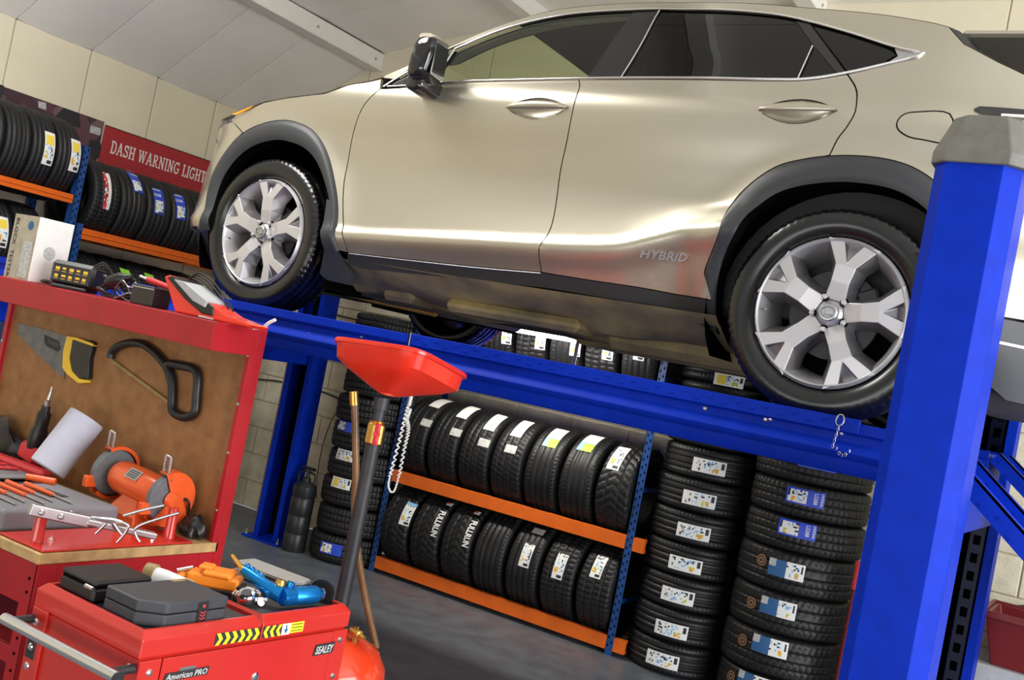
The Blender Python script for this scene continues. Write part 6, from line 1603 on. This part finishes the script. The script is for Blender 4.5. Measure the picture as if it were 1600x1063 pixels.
# ratchet
rt_ = cth('ratchet', 'chrome ratchet wrench lying in front of the blue air tool', 'ratchet', 0.386, 0.112, math.radians(-26))
MB().lathe([(0.021, 0.0), (0.024, 0.004), (0.024, 0.018), (0.020, 0.024), (0.016, 0.022), (0.0, 0.021)], (0, 0.0, 0.012), (-0.2, -0.35, 0.9), 24).build('head', 'chrome', rt_, smooth=40)
MB().lathe([(0.013, 0.022), (0.013, 0.026), (0, 0.026)], (0, 0, 0.012), (-0.2, -0.35, 0.9), 16).build('head_cap', 'dark_steel', rt_)
MB().tube([(0.02, 0, 0.014), (0.030, -0.001, 0.014), (0.040, -0.002, 0.015), (0.052, -0.003, 0.016)], [0.011, 0.007, 0.0075, 0.0085], 12, flat=0.8).build('shaft', 'chrome', rt_, smooth=50)
MB().lathe([(0.011, -0.004), (0.013, 0.0), (0.011, 0.006), (0, 0.007)], (0.036, -0.004, 0.012), (0.2, -0.9, 0.3), 14).build('selector', 'chrome', rt_, smooth=40)
# grey pencil case
gb_ = cth('bit_box', 'light grey plastic bit box at the back of the chest top', 'box', 0.588, 0.240, math.radians(-88))
MB().cbox(-0.105, 0.115, -0.036, 0.036, 0.0, 0.026, 0.005).build('base', 'light_grey_case', gb_, smooth=30)
MB().cbox(-0.105, 0.115, -0.036, 0.036, 0.028, 0.044, 0.005).build('lid', 'light_grey_case', gb_, smooth=30)
MB().cbox(-0.104, 0.114, -0.035, 0.035, 0.025, 0.03, 0.001).build('seam', 'black_case', gb_)
MB().cbox(-0.02, 0.012, 0.034, 0.040, 0.012, 0.036, 0.002).build('latch', 'light_grey_case', gb_)
MB().cbox(-0.02, 0.012, -0.040, -0.034, 0.012, 0.036, 0.002).build('latch', 'light_grey_case', gb_)
# blue air grinder with black cover
ag = cth('air_tool', 'anodised blue pistol shaped air tool on the chest top', 'air tool', 0.462, 0.066, math.radians(3))
b0_ = np.array((0.005, -0.006, 0.030)); b1_ = np.array((0.125, -0.022, 0.030))
MB().lathe([(0.020, -0.012), (0.024, -0.008), (0.024, 0.022), (0.022, 0.024), (0.024, 0.028), (0.024, 0.098), (0.019, 0.104), (0.016, 0.12)], b0_, b1_-b0_, 24).build('barrel', 'anodised_blue', ag, smooth=35)
MB().lathe([(0.0165, 0.104), (0.0165, 0.122), (0.010, 0.126), (0, 0.126)], b0_, b1_-b0_, 20, cap=False).build('end_nut', 'chrome', ag, smooth=35)
hpts = [(-0.004, 0.0, 0.034), (-0.016, 0.028, 0.040), (-0.022, 0.062, 0.050), (-0.025, 0.098, 0.060), (-0.028, 0.120, 0.066)]
MB().tube(catmull(hpts, 5), [0.022-0.0005*i for i in range(21)], 16).build('grip', 'anodised_blue', ag, smooth=40)
for k in range(4):
    p = Vector(hpts[2]).lerp(Vector(hpts[4]), k/3.5)+Vector((0.006, 0.004, 0.013)); MB().lathe([(0.0, -0.008), (0.007, -0.006), (0.009, 0), (0.007, 0.006), (0, 0.008)], p, (-0.4, 0.7, 0.2), 10).build('finger_ridge', 'anodised_blue', ag, smooth=60)
MB().lathe([(0.011, 0), (0.011, 0.006), (0.006, 0.010), (0.005, 0.045), (0.004, 0.05)], (-0.028, 0.12, 0.066), (-0.30, 0.65, 0.62), 14).build('air_inlet', 'brass', ag, smooth=40)
MB().lathe([(0.012, 0), (0.014, 0.008), (0.010, 0.018), (0, 0.019)], (-0.005, 0.012, 0.052), (0.2, -0.1, 1), 14).build('regulator', 'brass', ag, smooth=40)
MB().lathe([(0.009, 0), (0.010, 0.016), (0, 0.017)], (0.018, -0.002, 0.05), (0.2, -0.1, 1), 12).build('trigger', 'anodised_blue', ag, smooth=40)
sc_ = cth('grinding_guard', 'small black guard plate standing behind the blue air tool', 'guard', 0.618, 0.075, math.radians(20))
vs = []; n_ = 18
arc = [(0.034*math.cos(PI*k/n_), 0.030+0.028*math.sin(PI*k/n_)) for k in range(n_+1)]+[(-0.034, 0.0), (0.034, 0.0)]
MB().prism(arc, lambda a, b, d: (d, a, b), -0.003, 0.003).build('plate', 'black_plastic', sc_)
MB().lathe([(0.010, 0), (0.010, 0.012), (0.006, 0.014), (0, 0.014)], (0.002, 0.0, 0.042), (1, 0, 0.2), 12).build('boss', 'steel', sc_, smooth=40)
# flat files / blue marker
mk = cth('marker_pen', 'dark blue marker lying beside the grey bit box', 'pen', 0.455, 0.275, math.radians(-50))
MB().lathe([(0.006, -0.03), (0.011, -0.026), (0.011, 0.024), (0.009, 0.028), (0.009, 0.05), (0.004, 0.056)], (0, 0, 0.0115), (1, 0, 0), 14).build('barrel', 'print_navy', mk, smooth=40)
MB().lathe([(0.0113, -0.012), (0.0113, 0.01)], (0, 0, 0.0115), (1, 0, 0), 14, cap=False).build('band', 'paper_white', mk)
fl_ = cth('steel_rule', 'flat steel rule lying beside the sockets', 'ruler', 0.505, 0.230, math.radians(-48))
MB().cbox(-0.06, 0.075, -0.010, 0.010, 0.0, 0.003, 0.0008).build('blade', 'steel', fl_)
MB().lathe([(0.004, 0), (0.004, 0.0006)], (0.066, 0, 0.003), (0, 0, 1), 10).build('hanging_hole', 'black_hole', fl_)
